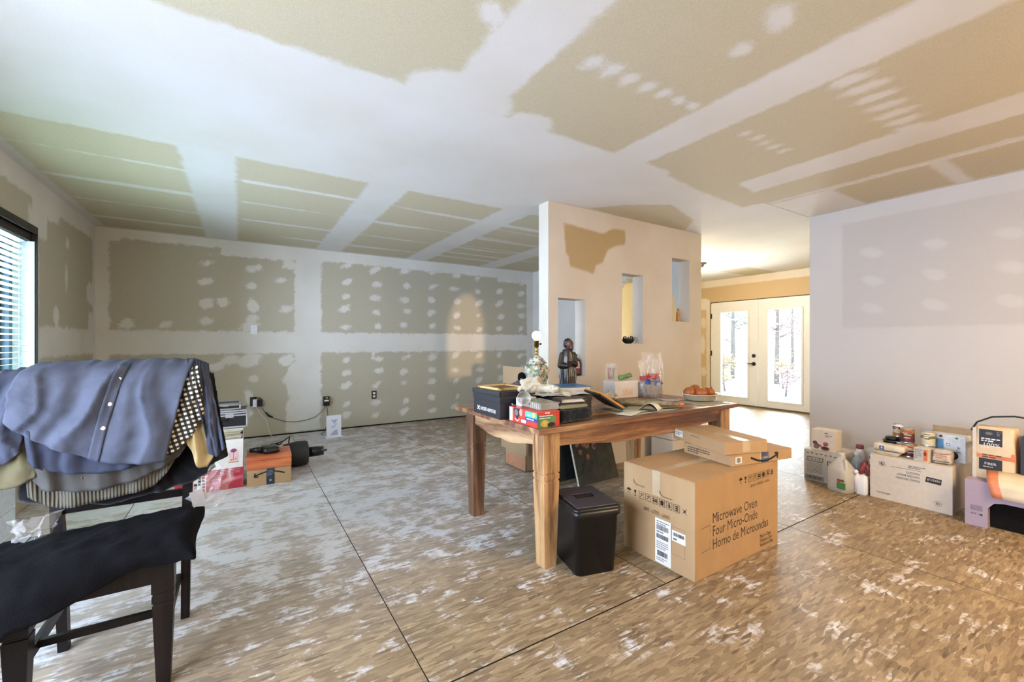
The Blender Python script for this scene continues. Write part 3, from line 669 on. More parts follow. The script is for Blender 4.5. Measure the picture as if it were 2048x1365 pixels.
#@@OBJECTS
# ------------------------------------------------------------------ cartons
def carton(name, label, cat, loc, w, d, h, rotz=0, group=None, mat=None, seam='x', tape=True, open_top=False, z0=0):
    t = thing(name, label, cat, loc, rotz, group); mat = mat or KR
    b = MB(); b.box(-w/2, -d/2, 0, w/2, d/2, h - .004, bev=.003); b.build('body', mat, t)
    for s in (-1, 1):
        f = MB()
        if seam == 'x': f.box(-w/2 + .001, (0 if s > 0 else -d/2) + .001, h - .0038, w/2 - .001, (d/2 if s > 0 else 0) - .001, h, bev=.001)
        else: f.box((0 if s > 0 else -w/2) + .001, -d/2 + .001, h - .0038, (w/2 if s > 0 else 0) - .001, d/2 - .001, h, bev=.001)
        f.build('flap', mat, t)
    if tape:
        b = MB(); q = .026
        if seam == 'x':
            b.box(-w/2 - .0006, -q, h - .0005, w/2 + .0006, q, h + .0006)
            for s in (-1, 1): b.box(s * w/2 - .0008, -q, h - tape * .08 - .03, s * w/2 + .0008, q, h + .0006)
        else:
            b.box(-q, -d/2 - .0006, h - .0005, q, d/2 + .0006, h + .0006)
            for s in (-1, 1): b.box(-q, s * d/2 - .0008, h - .06, q, s * d/2 + .0008, h + .0006)
        b.build('packing_tape', TAPE, t)
    return t
def handling_icons(p, x0, y0, s, m, n=9, fr=True):
    """umbrella, glass, and boxed handling symbols"""
    for k in range(n):
        x = x0 + k * s * 1.28; y = y0
        if k not in (0, 1, n - 1): p.frame(x - s * .5, y - s * .55, x + s * .5, y + s * .55, s * .05, m)
        if k == 0:
            p.poly([(x + s * .45 * math.cos(a), y + s * .1 + s * .4 * math.sin(a)) for a in [PI * i / 8 for i in range(9)]], m)
            p.line([(x, y + s * .1), (x, y - s * .35), (x + s * .14, y - s * .4)], s * .07, m)
        elif k == 1:
            p.poly([(x - s * .25, y + s * .45), (x + s * .25, y + s * .45), (x + s * .12, y + s * .02), (x - s * .12, y + s * .02)], m)
            p.line([(x, y), (x, y - s * .4)], s * .09, m); p.rect(x - s * .2, y - s * .48, x + s * .2, y - s * .4, m)
        elif k in (2, 3):
            p.line([(x - s * .3, y - s * .3), (x + s * .1, y), (x + s * .3, y + s * .35)], s * .07, m); p.line([(x - s * .3, y + s * .2), (x + s * .1, y)], s * .06, m)
            p.ell(x + s * .02, y + s * .25, s * .09, s * .09, m, 8)
        elif k == 4:
            p.line([(x - s * .35, y - s * .1), (x + s * .35, y - s * .1)], s * .22, m); p.ell(x - s * .2, y + s * .2, s * .14, s * .14, m, 8); p.ell(x + s * .22, y + s * .15, s * .14, s * .14, m, 8)
            p.line([(x - s * .2, y), (x - s * .3, y - s * .4)], s * .08, m); p.line([(x + s * .2, y), (x + s * .3, y - s * .4)], s * .08, m)
        elif k == 5:
            p.poly([(x - s * .4, y + s * .1), (x, y + s * .42), (x + s * .4, y + s * .1)], m); p.rect(x - s * .25, y - s * .35, x + s * .25, y + s * .1, m)
        elif k == 6:
            p.rect(x - s * .1, y - s * .35, x + s * .1, y + s * .15, m); p.ell(x, y + s * .28, s * .12, s * .12, m, 8); p.line([(x - s * .3, y), (x + s * .3, y - s * .15)], s * .07, m)
        elif k == 7:
            for j in range(3): p.rect(x - s * .22, y - s * .38 + j * s * .27, x + s * .22, y - s * .2 + j * s * .27, m)
        else:
            p.line([(x - s * .35, y - s * .4), (x + s * .35, y + s * .4)], s * .05, m); p.line([(x - s * .35, y + s * .3), (x + s * .35, y - s * .4)], s * .05, m); p.rect(x - s * .12, y - s * .15, x + s * .14, y + s * .1, m)

# large microwave oven carton
w_, d_, h_ = .80, .465, .497
mw = carton('microwave_carton', 'large brown microwave oven box standing on the floor by the table', 'box', (2.303, 1.545, 0), w_, d_, h_, 0, seam='x', tape=1.3)
o, u, v = face(w_, d_, h_, 'front')
p = Print(o, u, v)
for st, y, wd in (('Microwave Oven', .262, .425), ('Four Micro-Onde', .196, .43), ('Horno de Microondas', .128, .545)):
    p.text(st, .145, y, .075, INK, wd, bold=True)
p.text('Made in China', .60, .075, .03, INK, .115); p.text('Fabriqué en Chine', .60, .05, .03, INK, .13); p.text('Fabricado en China', .60, .025, .03, INK, .14)
handling_icons(p, .405, .435, .036, BLK, 8); p.text('BACK - ARRIÈRE - ATRÁS', .50, .385, .022, INK, .2, bold=True)
p.line([(.045, .255), (.12, .262), (.12, .225)], .002, INK); p.line([(.045, .135), (.12, .142), (.12, .18)], .002, INK)
p.build('front_print', None, mw)
o, u, v = face(w_, d_, h_, 'left'); p = Print(o, u, v)
handling_icons(p, .04, .335, .036, BLK, 9); p.text('SIDE - CÔTÉ - LADO', .15, .262, .026, INK, .17, bold=True)
for x, y in ((.12, .40), (.30, .385)):
    p.line([(x - .045, y + .012), (x - .04, y - .004), (x - .02, y - .014), (x + .035, y - .014)], .004, KRI)
p.build('side_print', None, mw)
lb = MB(); lb.box(-.4007, .2325 - .325, .008, -.4, .2325 - .225, .245, bev=0); sl_ = lb.build('shipping_label', WHT, mw)
p = Print((o[0] - .0008, o[1], o[2]), u, v); p.lines(.235, .228, .315, 2, .012, .005, GRY, 4); p.barcode(.235, .185, .31, .212, BLK); p.lines(.235, .172, .315, 1, .012, .006, GRY, 5); p.barcode(.235, .14, .31, .163, BLK, 5)
p.lines(.235, .12, .31, 4, .011, .004, GRY, 6); p.barcode(.24, .048, .305, .075, BLK, 7); p.lines(.235, .034, .3, 2, .011, .004, GRY, 8)
p.build('label_print', None, sl_)
p = Print(o, u, v); p.frame(.33, .09, .41, .235, .0015, KRI); p.build('label_outline', None, mw)
lb = MB(); lb.box(-.4009, .2325 - .412, .16, -.4, .2325 - .332, .215); sl_ = lb.build('shipping_label', WHT, mw)
p = Print((o[0] - .001, o[1], o[2]), u, v); p.barcode(.34, .188, .405, .206, BLK, 9); p.lines(.34, .168, .405, 1, .01, .01, GRY, 9)
p.build('label_print', None, sl_)

# flat carton with smile print and narrow carton on top
def smile(p, cx, cy, L, m, flip=1):
    pts = [(cx + L * (-.5 + k / 12), cy - flip * .13 * L * math.sin(PI * k / 12)) for k in range(13)]
    p.line(pts, L * .055, m)
    ex, ey = pts[-1]
    p.line([(ex - L * .12, ey + .04 * L), (ex + .01 * L, ey + .035 * L), (ex - .02 * L, ey - .11 * L)], L * .05, m)
fc = carton('flat_carton', 'flat brown mailing box with curved arrow print on the microwave box', 'box', (2.61, 1.46, .498), .485, .36, .062, R(-10), seam='y', tape=True)
fc.location = (2.583, 1.495, .4985)
o, u, v = face(.485, .36, .062, 'front'); p = Print(o, u, v)
p.rect(.02, .014, .07, .052, WHT); p.barcode(.03, .02, .06, .046, BLK); smile(p, .25, .038, .22, BLK)
p.build('front_print', None, fc)
b = MB(); b.box(-.0175, -.1808, 0, .0425, -.18, .061); tp = b.build('blue_tape', M('blue_tape', '3d5f8a', .4), fc)
p = Print((o[0], o[1] - .001, o[2]), u, v); p.text('prime', .235, .024, .02, WHT, .04); p.build('tape_print', None, tp)
o, u, v = face(.485, .36, .062, 'left'); p = Print(o, u, v); p.lines(.03, .04, .2, 3, .013, .007, INK, 14); p.build('side_lettering', None, fc)
nc = carton('narrow_carton', 'long narrow brown box lying topmost on the flat mailing box', 'box', (2.50, 1.60, .5625), .29, .46, .072, R(-9), seam='y', tape=True)
nc.location = (2.492, 1.565, .5612); nc.rotation_euler.z = R(-17)
o, u, v = face(.29, .46, .072, 'left'); p = Print(o, u, v); p.rect(.02, .02, .095, .06, WHT); p.lines(.027, .045, .088, 2, .012, .006, GRY, 3); p.lines(.17, .05, .33, 1, .01, .006, GRY, 4); p.build('side_label', None, nc)
# black lidded bin under the table
t = thing('storage_bin', 'black plastic bin with a smoky flap lid on the floor under the table', 'bin', (1.585, 1.765, 0), R(-14))
def rrect(w, d, r, n=5):
    return [(sx * (w/2 - r) + r * math.cos(a), sy * (d/2 - r) + r * math.sin(a)) for sx, sy, a0 in ((1, 1, 0), (-1, 1, PI/2), (-1, -1, PI), (1, -1, 3*PI/2)) for a in [a0 + PI/2 * k / n for k in range(n + 1)]]
def loft(b, rings, m=None, cap0=True, cap1=True, smooth=True):
    n = len(rings[0]); vs = [p for r in rings for p in r]
    fs = [(j * n + k, j * n + (k + 1) % n, (j + 1) * n + (k + 1) % n, (j + 1) * n + k) for j in range(len(rings) - 1) for k in range(n)]
    if cap0: fs.append(tuple(reversed(range(n))))
    if cap1: fs.append(tuple((len(rings) - 1) * n + k for k in range(n)))
    b._add(vs, fs, m, None, smooth); return b
b = MB(); ring = lambda w, d, r, z: [(x, y, z) for x, y in rrect(w, d, r)]
loft(b, [ring(.225, .27, .03, 0), ring(.25, .305, .03, .30), ring(.27, .325, .03, .302), ring(.27, .325, .03, .335)]); b.build('bin_body', BLKP, t)
b = MB(); loft(b, [ring(.272, .327, .03, .336), ring(.272, .327, .03, .343), ring(.262, .317, .03, .35)]); b.build('rim', BLKP, t)
SMK = M('smoky_lid', '4a474c', .2, .1, coat=.4)
b = MB(); b.box(-.12, -.148, .3505, .12, -.02, .356, bev=.003); b.box(-.12, .04, .3505, .12, .148, .356, bev=.003); b.box(-.12, -.02, .3505, -.06, .04, .356); b.box(.06, -.02, .3505, .12, .04, .356); b.build('lid', SMK, t)
b = MB(); b.box(-.055, -.016, .3505, .055, .036, .3525); b.box(-.05, .01, .352, .05, .02, .358); b.build('handle', BLKP, t)

# ------------------------------------------------------------------ table
tb = thing('dining_table', 'rustic rosewood dining table with square carved legs, covered in clutter', 'table', (2.16, 2.255, 0))
TX0, TX1, TY0, TY1 = 1.272, 3.055, 1.755, 2.755
lx = lambda x: x - 2.16
ly = lambda y: y - 2.255
for k in range(5):
    b = MB(); a = TY0 + (TY1 - TY0) * k / 5; b.box(lx(TX0), ly(a) + .0004, .722, lx(TX1), ly(a + (TY1 - TY0) / 5) - .0004, .75, bev=.004)
    o = b.build('top_board', WTOP, tb)
b = MB(); b.box(lx(TX0 + .02), ly(TY0 + .02), .716, lx(TX1 - .02), ly(TY1 - .02), .723); b.build('under_frame', WTOP, tb)
def leg(cx, cy, m):
    b = MB()
    def sq(h, z): return [(x, y, z) for x, y in ((h, h), (-h, h), (-h, -h), (h, -h))]
    rings = [sq(.038, 0), sq(.0385, .01), sq(.05, .455), sq(.046, .458), sq(.046, .464), sq(.05, .467), sq(.051, .492), sq(.047, .495), sq(.047, .501), sq(.051, .504), sq(.052, .715)]
    loft(b, rings, None, smooth=False)
    o = b.build('leg', m, tb); o.location = (lx(cx), ly(cy), 0); return o
for (x, y, m) in ((1.387, 1.848, WLEG), (1.387, 2.655, WLEG2), (2.965, 1.848, WLEG), (2.965, 2.655, WLEG)): leg(x, y, m)
def apron(horiz, a0, a1, c, m, nm='apron'):
    n = 28; top = []; bot = []
    for k in range(n + 1):
        t = k / n; x = a0 + (a1 - a0) * t
        e = min(t, 1 - t) * (a1 - a0)
        dz = .098 - .018 * math.cos(e / ((a1 - a0) / 2) * PI * 1.3)
        bot.append((x, .716 - dz)); top.append((x, .716))
    b = MB(); b.prism(bot + top[::-1], c - .011, c + .011, None, axis='y' if horiz else 'x'); return b.build(nm, m, tb)
apron(True, lx(1.436), lx(2.916), ly(1.822), WAPR); apron(True, lx(1.436), lx(2.916), ly(2.68), WAPR)
apron(False, ly(1.895), ly(2.608), lx(1.362), WAPY); apron(False, ly(1.895), ly(2.608), lx(2.99), WAPY)

ZT = .7502
# ------------------------------------------------------------------ things on the table
def shoe_box(name, label, loc, w, d, h, rotz, group=None):
    t = thing(name, label, 'box', loc, rotz, group)
    b = MB(); b.box(-w/2, -d/2, 0, w/2, d/2, h * .97, bev=.002); b.build('body', BLKC, t)
    b = MB(); q = .004; b.box(-w/2 - q, -d/2 - q, h - .035, w/2 + q, d/2 + q, h, bev=.002); b.build('lid', BLKC, t)
    return t
sb = shoe_box('shoe_box', 'black shoe box with white lettering near the left edge of the table', (1.42, 2.27, ZT), .235, .345, .128, R(-2))
sb.location = (1.372, 2.268, ZT)
o, u, v = face(.235, .345, .128, 'left'); p = Print((o[0] - .0, o[1], o[2]), u, v)
p.text('UNDER ARMOUR', .095, .028, .03, WHT, .20, bold=True)
def uamark(p, x, y, s, m):
    for q in (1, -1):
        p.line([(x - s * .5, y + q * s * .42), (x - s * .28, y + q * s * .16), (x + s * .28, y + q * s * .16), (x + s * .5, y + q * s * .42)], s * .17, m)
    p.line([(x - s * .3, y), (x + s * .3, y)], s * .12, m)
uamark(p, .070, .038, .032, WHT); p.build('lettering', None, sb)
o, u, v = face(.235, .345, .128, 'front'); p = Print(o, u, v); uamark(p, .10, .07, .045, M('dull_white', 'c9c4b8')); p.build('emblem', None, sb)
t = thing('black_tray', 'shallow black tray resting on the shoe box lid', 'tray', (1.375, 2.275, ZT + .1285), R(1))
b = MB(); b.box(-.125, -.165, 0, .125, .165, .006)
for a in ((-.125, -.165, .125, -.157), (-.125, .157, .125, .165), (-.125, -.165, -.117, .165), (.117, -.165, .125, .165)): b.box(a[0], a[1], .004, a[2], a[3], .026)
b.build('tray', BLKC, t)
b = MB(); b.box(-.118, -.158, .024, .118, .158, .0255); b.build('lining', BLKC, t)
t = thing('photo_holder', 'pale wooden photo holder lying flat on the black tray', 'photo holder', (1.40, 2.31, ZT + .155), R(3))
YW = M('pale_wood', 'c9a569', .5, .12, 40, stretch=(1, 8, 1))
b = MB()
for a in ((-.11, -.13, .11, -.10), (-.11, .10, .11, .13), (-.11, -.13, -.08, .13), (.08, -.13, .11, .13)): b.box(a[0], a[1], 0, a[2], a[3], .013, bev=.002)
b.build('frame', YW, t)
b = MB(); b.box(-.08, -.10, .001, .08, .10, .006); b.build('backing', M('brown_board', '6d5030', .8), t)
# red food box
RED = M('red_card', 'c23a2c', .35, .05); GRN = M('green_print', '4f7a48', .4, .3, 20); TEAL = M('teal_print', '4fae98', .4); NAVY = M('navy_print', '2b3d86', .4)
t = thing('red_food_box', 'red cardboard food box with green and blue print at the near corner of the table', 'box', (1.355, 1.935, ZT), R(-1.0))
w_, d_, h_ = .145, .275, .082
b = MB(); b.box(-w_/2, -d_/2, 0, w_/2, d_/2, h_, bev=.0015); b.build('body', RED, t); t.location = (1.362, 1.928, ZT)
o, u, v = face(w_, d_, h_, 'left'); p = Print(o, u, v)
p.rect(.002, .004, .035, .078, WHT); p.rect(.008, .02, .014, .06, TEAL); p.poly([(.05, .078), (.11, .078), (.115, .05), (.085, .018), (.055, .04)], BLK); p.ell(.075, .055, .018, .018, GRY); p.ell(.1, .06, .01, .012, DKM)
p.ell(.122, .06, .016, .02, M('pink_print', 'e28f86')); p.line([(.06, .022), (.085, .01), (.108, .022)], .004, WHT)
p.rect(.165, .045, .275, .076, TEAL); p.rect(.165, .028, .275, .046, NAVY); p.lines(.18, .034, .265, 1, .01, .006, WHT, 2); p.lines(.185, .054, .26, 1, .01, .006, WHT, 3); p.ell(.245, .062, .014, .012, M('yellow_print', 'd9d05a'))
p.rect(.125, .006, .178, .028, NAVY); p.rect(.128, .009, .175, .025, WHT); p.text('NAPA', .132, .011, .014, NAVY, .038, bold=True)
p.build('side_print', None, t)
o, u, v = face(w_, d_, h_, 'front'); p = Print(o, u, v)
p.poly([(.0, .0), (.095, .0), (.12, .03), (.12, .06), (.0, .066)], GRN); p.ell(.05, .02, .03, .018, M('noodle_print', 'b9a24a', .4, .3)); p.ell(.09, .012, .025, .012, BLK); p.lines(.05, .071, .12, 1, .01, .006, WHT, 7); p.lines(.015, .057, .10, 2, .012, .005, WHT, 8)
p.build('end_print', None, t)
# clear plastic clamshell on the red box
CLR = M('clear_plastic', 'c9c4b4', .12, .05, alpha=.42)
t = thing('clear_container', 'clear plastic container lying on the red food box', 'container', (1.395, 1.915, ZT + .0825), R(-6))
b = MB(); b.box(-.055, -.1, 0, .06, .1, .034, bev=.006); b.build('body', CLR, t)
b = MB(); b.box(-.058, -.103, .034, .063, .103, .038, bev=.001)
for k in range(9): b.box(-.057, -.09 + k * .022, .002, -.0555, -.08 + k * .022, .033)
b.build('lid', CLR, t)
t = thing('plastic_cup', 'clear plastic cup on its side over the red food box', 'cup', (1.335, 1.995, ZT + .122), 0)
b = MB(); T = Matrix.Rotation(R(80), 4, 'X') @ Matrix.Rotation(0, 4, 'Z')
b.lathe([(.028, 0), (.036, .085), (.039, .087), (.036, .089), (.034, .083), (.026, .003)], None, T, caps=True); b.build('cup', CLR, t); t.rotation_euler.z = R(-25)
t.location = (1.345, 2.02, ZT + .1225)
t = thing('white_carton', 'small white carton behind the clear container on the red food box', 'box', (1.385, 2.035, ZT + .0825), R(5))
b = MB(); b.box(-.05, -.02, 0, .06, .03, .045, bev=.002); b.build('body', WPL, t)

def blob(name, parts, mat, voxel=.006, smooth=6, noise=.0, nscale=18, parent=None, seed=0):
    """parts: list of functions adding solids to an MB; remeshed to one continuous surface"""
    b = MB()
    for f in parts: f(b)
    bmesh.ops.recalc_face_normals(b.bm, faces=b.bm.faces[:])
    me = bpy.data.meshes.new(name); b.bm.to_mesh(me); b.bm.free()
    o = bpy.data.objects.new(name, me); COL.objects.link(o)
    m = o.modifiers.new('r', 'REMESH'); m.mode = 'VOXEL'; m.voxel_size = voxel
    if smooth:
        m = o.modifiers.new('s', 'SMOOTH'); m.iterations = smooth; m.factor = .6
    bpy.context.view_layer.update()
    me2 = bpy.data.meshes.new_from_object(o.evaluated_get(bpy.context.evaluated_depsgraph_get()))
    o.modifiers.clear(); o.data = me2; bpy.data.meshes.remove(me); me2.name = name
    if noise:
        from mathutils import noise as mn
        for v in me2.vertices:
            q = v.co * nscale + Vector((seed, 0, 0))
            n = mn.fractal(q, .8, 2.2, 3)
            v.co += v.normal * n * noise
    for pl in me2.polygons: pl.use_smooth = True
    me2.materials.clear(); me2.materials.append(mat)
    if parent: o.parent = parent
    return o
def caps(p0, p1, r0, r1, n=10, k=5):
    P0, P1 = Vector(p0), Vector(p1)
    def f(b):
        b.tube([P0.lerp(P1, i / k) for i in range(k + 1)], [r0 + (r1 - r0) * i / k for i in range(k + 1)], n=n); b.sphere(p0, r0, seg=12); b.sphere(p1, r1, seg=12)
    return f
def sph(c, r, sx=1, sy=1, sz=1): return lambda b: b.sphere(c, r, None, None, sx, sy, sz, 18)

# cream cloth gloves heaped on the containers
CREAM = M('cream_cotton', 'b9ac92', .95, .12, 25, .4, 250, sheen=.3)
o = blob('work_gloves', [caps((0, .05, .03), (.10, -.04, .015), .032, .02), caps((-.02, .06, .05), (.03, .02, .06), .022, .03), caps((.02, .02, .045), (.17, -.10, -.01), .022, .012), caps((-.05, .07, .015), (-.02, .05, .03), .012, .02),
                         caps((.05, .0, .02), (.09, -.08, .02), .02, .022), caps((.10, -.07, .015), (.19, -.08, .0), .015, .01), caps((-.03, .08, .06), (.0, .03, .03), .014, .02), caps((.0, .08, .055), (.07, .02, .05), .012, .012)], CREAM, .0045, 2, .010, 30)
tag(o, 'crumpled cream cotton gloves heaped over the clear plastic container', 'gloves'); o.location = (1.40, 1.98, ZT + .16)
# black cloth bag with a leather wallet
o = blob('black_bag', [lambda b: b.box(-.13, -.09, 0, .13, .09, .07, bev=.02), caps((-.11, -.04, .06), (.11, -.02, .075), .03, .025), caps((.13, -.05, .03), (.10, .08, .03), .03, .03), caps((-.12, .05, .07), (.1, .07, .05), .03, .03)], BLKF, .007, 5, .008, 14)
tag(o, 'soft black fabric bag slumped at the front edge of the table', 'bag'); o.location = (1.565, 1.90, ZT + .004); o.rotation_euler.z = R(4)
t = thing('wallet', 'thick brown leather wallet of folded papers lying on the black bag', 'wallet', (1.56, 1.86, ZT + .108), R(-8))
b = MB(); b.box(-.08, -.045, 0, .08, .045, .004, bev=.0015); b.box(-.08, -.045, .022, .08, .045, .026, bev=.0015); b.box(-.082, -.045, 0, -.076, .045, .026, bev=.002); b.build('cover', M('brown_leather', '3b2a22', .45, .2, 40, .3), t)
for k in range(4):
    b = MB(); b.box(-.074, -.04 + .003 * k, .0042 + .0045 * k, .075 - .004 * k, .042, .0075 + .0045 * k); b.build('folded_paper', PAPER, t)
o = blob('eyeglass_case', [caps((-.08, 0, 0), (.08, .0, 0), .022, .022), caps((-.06, .01, .004), (.05, .01, .004), .022, .02)], M('olive_weave', '8a8467', .8, .3, 120, .5, 300), .005, 4)
tag(o, 'flat olive woven pouch tucked under the wallet', 'pouch'); o.scale = (1, 1, .55); o.location = (1.555, 1.825, ZT + .088)
# second black shoe box with papers and folder
sb2 = shoe_box('shoe_box', 'second black shoe box, behind the black bag under the loose papers', (1.72, 2.17, ZT), .30, .33, .115, R(-3))
b = MB(); p = Print(*face(.308, .338, .115, 'front')); p.rect(.22, .085, .265, .088, BRASS); b.bm.free(); p.build('print', None, sb2)
sb2.location = (1.715, 2.175, ZT)
t = thing('paper_sheets', 'loose printed white sheets spread on the second black shoe box', 'papers', (1.69, 2.2, ZT + .1165), R(-8))
for k, (dx, dy, a) in enumerate(((0, 0, 0), (.02, -.02, 6), (-.03, .02, -9))):
    b = MB(); n = 8
    b.grid([[(-.15 + .30 * i / n + dx, -.17 + .32 * j / n + dy, .0035 + .0015 * k + .004 * max(0, math.sin(i * 1.1 + k)) * (j == 0)) for i in range(n + 1)] for j in range(n + 1)], PAPER, Matrix.Rotation(R(a), 4, 'Z')); b.build('sheet', None, t)
p = Print((-.12, -.12, .0105), (1, 0, 0), (0, 1, 0)); 
BLP = M('pale_blue_print', 'a6c0cc', .7)
p.lines(0, .22, .22, 8, .02, .006, M('soft_print', 'b9b4a6')); p.rect(.02, .06, .12, .1, BLP); p.build('sheet_print', None, t)
t = thing('blue_folder', 'thin blue ring folder lying behind the loose sheets', 'folder', (1.83, 2.36, ZT + .0), R(-14))
b = MB(); b.box(-.16, -.11, 0, .16, .11, .132, bev=.002); b.build('papers', WHT, t); b = MB(); b.box(-.165, -.115, .132, .165, .115, .138, bev=.002); b.build('cover', M('folder_blue', '2f6b98', .35), t)
t.location = (1.93, 2.38, ZT)
# leaning black notebook with yellow edge
t = thing('notebook', 'black notebook with orange page edges leaning against the second shoe box', 'notebook', (2.03, 2.06, ZT), R(-20))
T = Matrix.Rotation(R(32), 4, 'Y')
b = MB(); b.box(0, -.13, 0, .19, .13, .012, None, Matrix.Translation((-.10, 0, .112)) @ T, bev=.002); b.build('cover', BLKC, t)
b = MB(); b.box(.002, -.128, .012, .186, .126, .024, None, Matrix.Translation((-.10, 0, .112)) @ T, bev=.001); b.build('pages', M('amber_pages', 'c98b3c', .7, .1, 200, stretch=(1, 1, 20)), t)
# black hat and jacket heap
o = blob('dark_jacket', [caps((-.18, .0, .04), (-.05, .05, .06), .05, .07), caps((-.02, .03, .07), (.14, .0, .04), .06, .05), caps((.1, 0, .03), (.22, -.04, .03), .045, .03), caps((-.1, -.08, .03), (.1, -.08, .03), .05, .05)], M('dark_navy_cloth', '121219', .95, .2, 40, .4, 150, sheen=.3), .008, 5, .012, 12)
tag(o, 'dark navy knit jacket heaped behind the black tray and before the lamp', 'jacket'); o.location = (1.70, 2.45, ZT + .055)
o = blob('olive_hat', [sph((0, 0, .0), .075, 1, 1, .6), caps((-.04, -.06, -.02), (.04, -.09, -.02), .03, .02)], M('olive_cloth', '2e2b22', .95, .2, 40), .007, 4, .004, 15)
tag(o, 'small dark olive cap on the heap beside the navy jacket', 'hat'); o.location = (1.50, 2.56, ZT + .07)
o = blob('black_pompom_hat', [sph((0, 0, 0), .03), caps((0, 0, -.02), (.02, -.01, -.05), .03, .035)], M('black_wool', '0e0e12', .98, .2, 60, .5, 200), .006, 2, .004, 30)
tag(o, 'small black wool hat on top of the navy jacket heap', 'hat'); o.location = (1.665, 2.50, ZT + .205)

# porcelain lamp
t = thing('table_lamp', 'painted porcelain hexagonal table lamp with a bare white globe bulb', 'lamp', (1.862, 2.60, ZT), R(10))
def porc():
    m, nt, bs = newmat('painted_porcelain'); N = nt.nodes; L = nt.links
    tcn = N.new('ShaderNodeTexCoord'); v = N.new('ShaderNodeTexVoronoi'); v.inputs['Scale'].default_value = 60; L.new(tcn.outputs['Object'], v.inputs[0])
    s = N.new('ShaderNodeSeparateColor'); L.new(v.outputs['Color'], s.inputs[0]); r = N.new('ShaderNodeValToRGB'); r.color_ramp.interpolation = 'CONSTANT'; L.new(s.outputs[0], r.inputs[0])
    e = r.color_ramp.elements; e[0].position = 0; e[0].color = hexc('8f9a84'); e[1].position = .25; e[1].color = hexc('c7c9bd')
    for p_, c in ((.5, '6d7a5c'), (.66, 'b9b49a'), (.78, 'a0483c'), (.84, 'd2cdbb'), (.93, '4a5a8c'), (.97, 'c9a548')): x = e.new(p_); x.color = hexc(c)
    L.new(r.outputs[0], bs.inputs['Base Color']); bs.inputs['Roughness'].default_value = .12; bs.inputs['Coat Weight'].default_value = .5
    return m
PORC = porc()
b = MB(); b.lathe([(.05, .02), (.06, .03), (.072, .10), (.092, .20), (.098, .235), (.09, .262), (.066, .28), (.064, .287)], None, n=6, smooth=False); b.build('body', PORC, t)
b = MB(); b.lathe([(.078, .287), (.08, .293), (.07, .30), (.05, .322), (.03, .338), (.018, .345)], None, n=6, smooth=False); b.build('jar_lid', PORC, t)
b = MB(); b.lathe([(.06, 0), (.062, .012), (.05, .02)], n=6); b.build('base', WDARK, t)
b = MB(); b.lathe([(.018, .345), (.01, .352), (.008, .375), (.014, .385), (.009, .395), (.009, .405), (.018, .41), (.017, .45), (.02, .452), (.02, .457)], n=16); b.build('stem', BRASS, t)
b = MB(); b.tube([(.015, 0, .43), (.04, 0, .43)], .003); b.sphere((.045, 0, .43), .008, seg=10); b.build('switch', DKM, t)
b = MB(); b.lathe([(.014, .455), (.015, .463)], n=20); b.sphere((0, 0, .493), .034, seg=22); b.build('bulb', M('lit_bulb', 'fffdf4', .3, 0, emit=6), t)

# bronze robed statue
BRZ = M('dark_statue_bronze', '2e2822', .32, .35, 14, .25, 60, metal=.35, coat=.2)
FCE = M('statue_skin', '5a3428', .4, .2, 30)
t = thing('statue', 'dark bronze-coloured statue of a robed bearded man holding a book, standing on the table', 'statue', (2.165, 2.60, ZT), R(-30))
def robe(b):
    n = 44; rings = []
    prof = [(0, .062, .056, 0), (.01, .068, .06, 0), (.1, .067, .06, 0), (.18, .066, .058, .002), (.24, .06, .05, .004), (.28, .056, .046, .004), (.33, .052, .040, .002), (.365, .040, .033, 0), (.385, .03, .025, -.002), (.395, .02, .018, -.002)]
    for z, rx, ry, oy in prof:
        f = max(0, 1.3 - z / .3)
        rings.append([((rx + .005 * f * math.sin(9 * a + z * 14) + .002 * math.sin(17 * a)) * math.cos(a), oy + (ry + .005 * f * math.sin(7 * a + 1)) * math.sin(a), z) for a in [2 * PI * k / n for k in range(n)]])
    loft(b, rings)
ro = blob('robe', [robe, caps((-.043, 0, .345), (-.062, -.014, .262), .026, .024), caps((-.062, -.014, .262), (-.012, -.055, .262), .024, .014), caps((.043, 0, .345), (.056, -.018, .272), .024, .022), caps((.056, -.018, .272), (.02, -.055, .285), .021, .013),
                   caps((-.02, .03, .37), (.02, .03, .37), .022, .022), caps((0, -.04, .24), (.004, -.05, .05), .008, .012), caps((.03, -.036, .22), (.036, -.045, .04), .007, .01)], BRZ, .0042, 2, parent=t)
hd = blob('head', [sph((0, -.012, .43), .033, .88, 1.0, 1.15), caps((0, -.002, .385), (0, -.006, .41), .018, .019), caps((0, -.044, .428), (0, -.05, .421), .005, .006), sph((0, -.036, .402), .017, .9, .8, 1.0), sph((0, -.034, .418), .02, .9, .7, .8), caps((-.012, -.040, .437), (.012, -.040, .437), .004, .004), sph((-.031, -.006, .428), .007, .5, 1, 1.3), sph((.031, -.006, .428), .007, .5, 1, 1.3), sph((0, -.043, .409), .006, 1.4, .6, .4)], FCE, .0028, 1, parent=t)
b = MB(); b.sphere((-.011, -.0415, .4315), .0035, seg=8); b.sphere((.011, -.0415, .4315), .0035, seg=8); b.build('eye', M('statue_eye', '120d0a', .3), t)
hr = blob('hair', [sph((0, .002, .443), .034, .95, 1.0, .95), sph((0, .012, .425), .03, 1.0, .9, 1.0), sph((0, -.036, .395), .015, .95, .7, 1.1)], M('statue_hair', '1c1410', .4, .3, 60, .6, 120), .004, 1, .002, 60, parent=t)
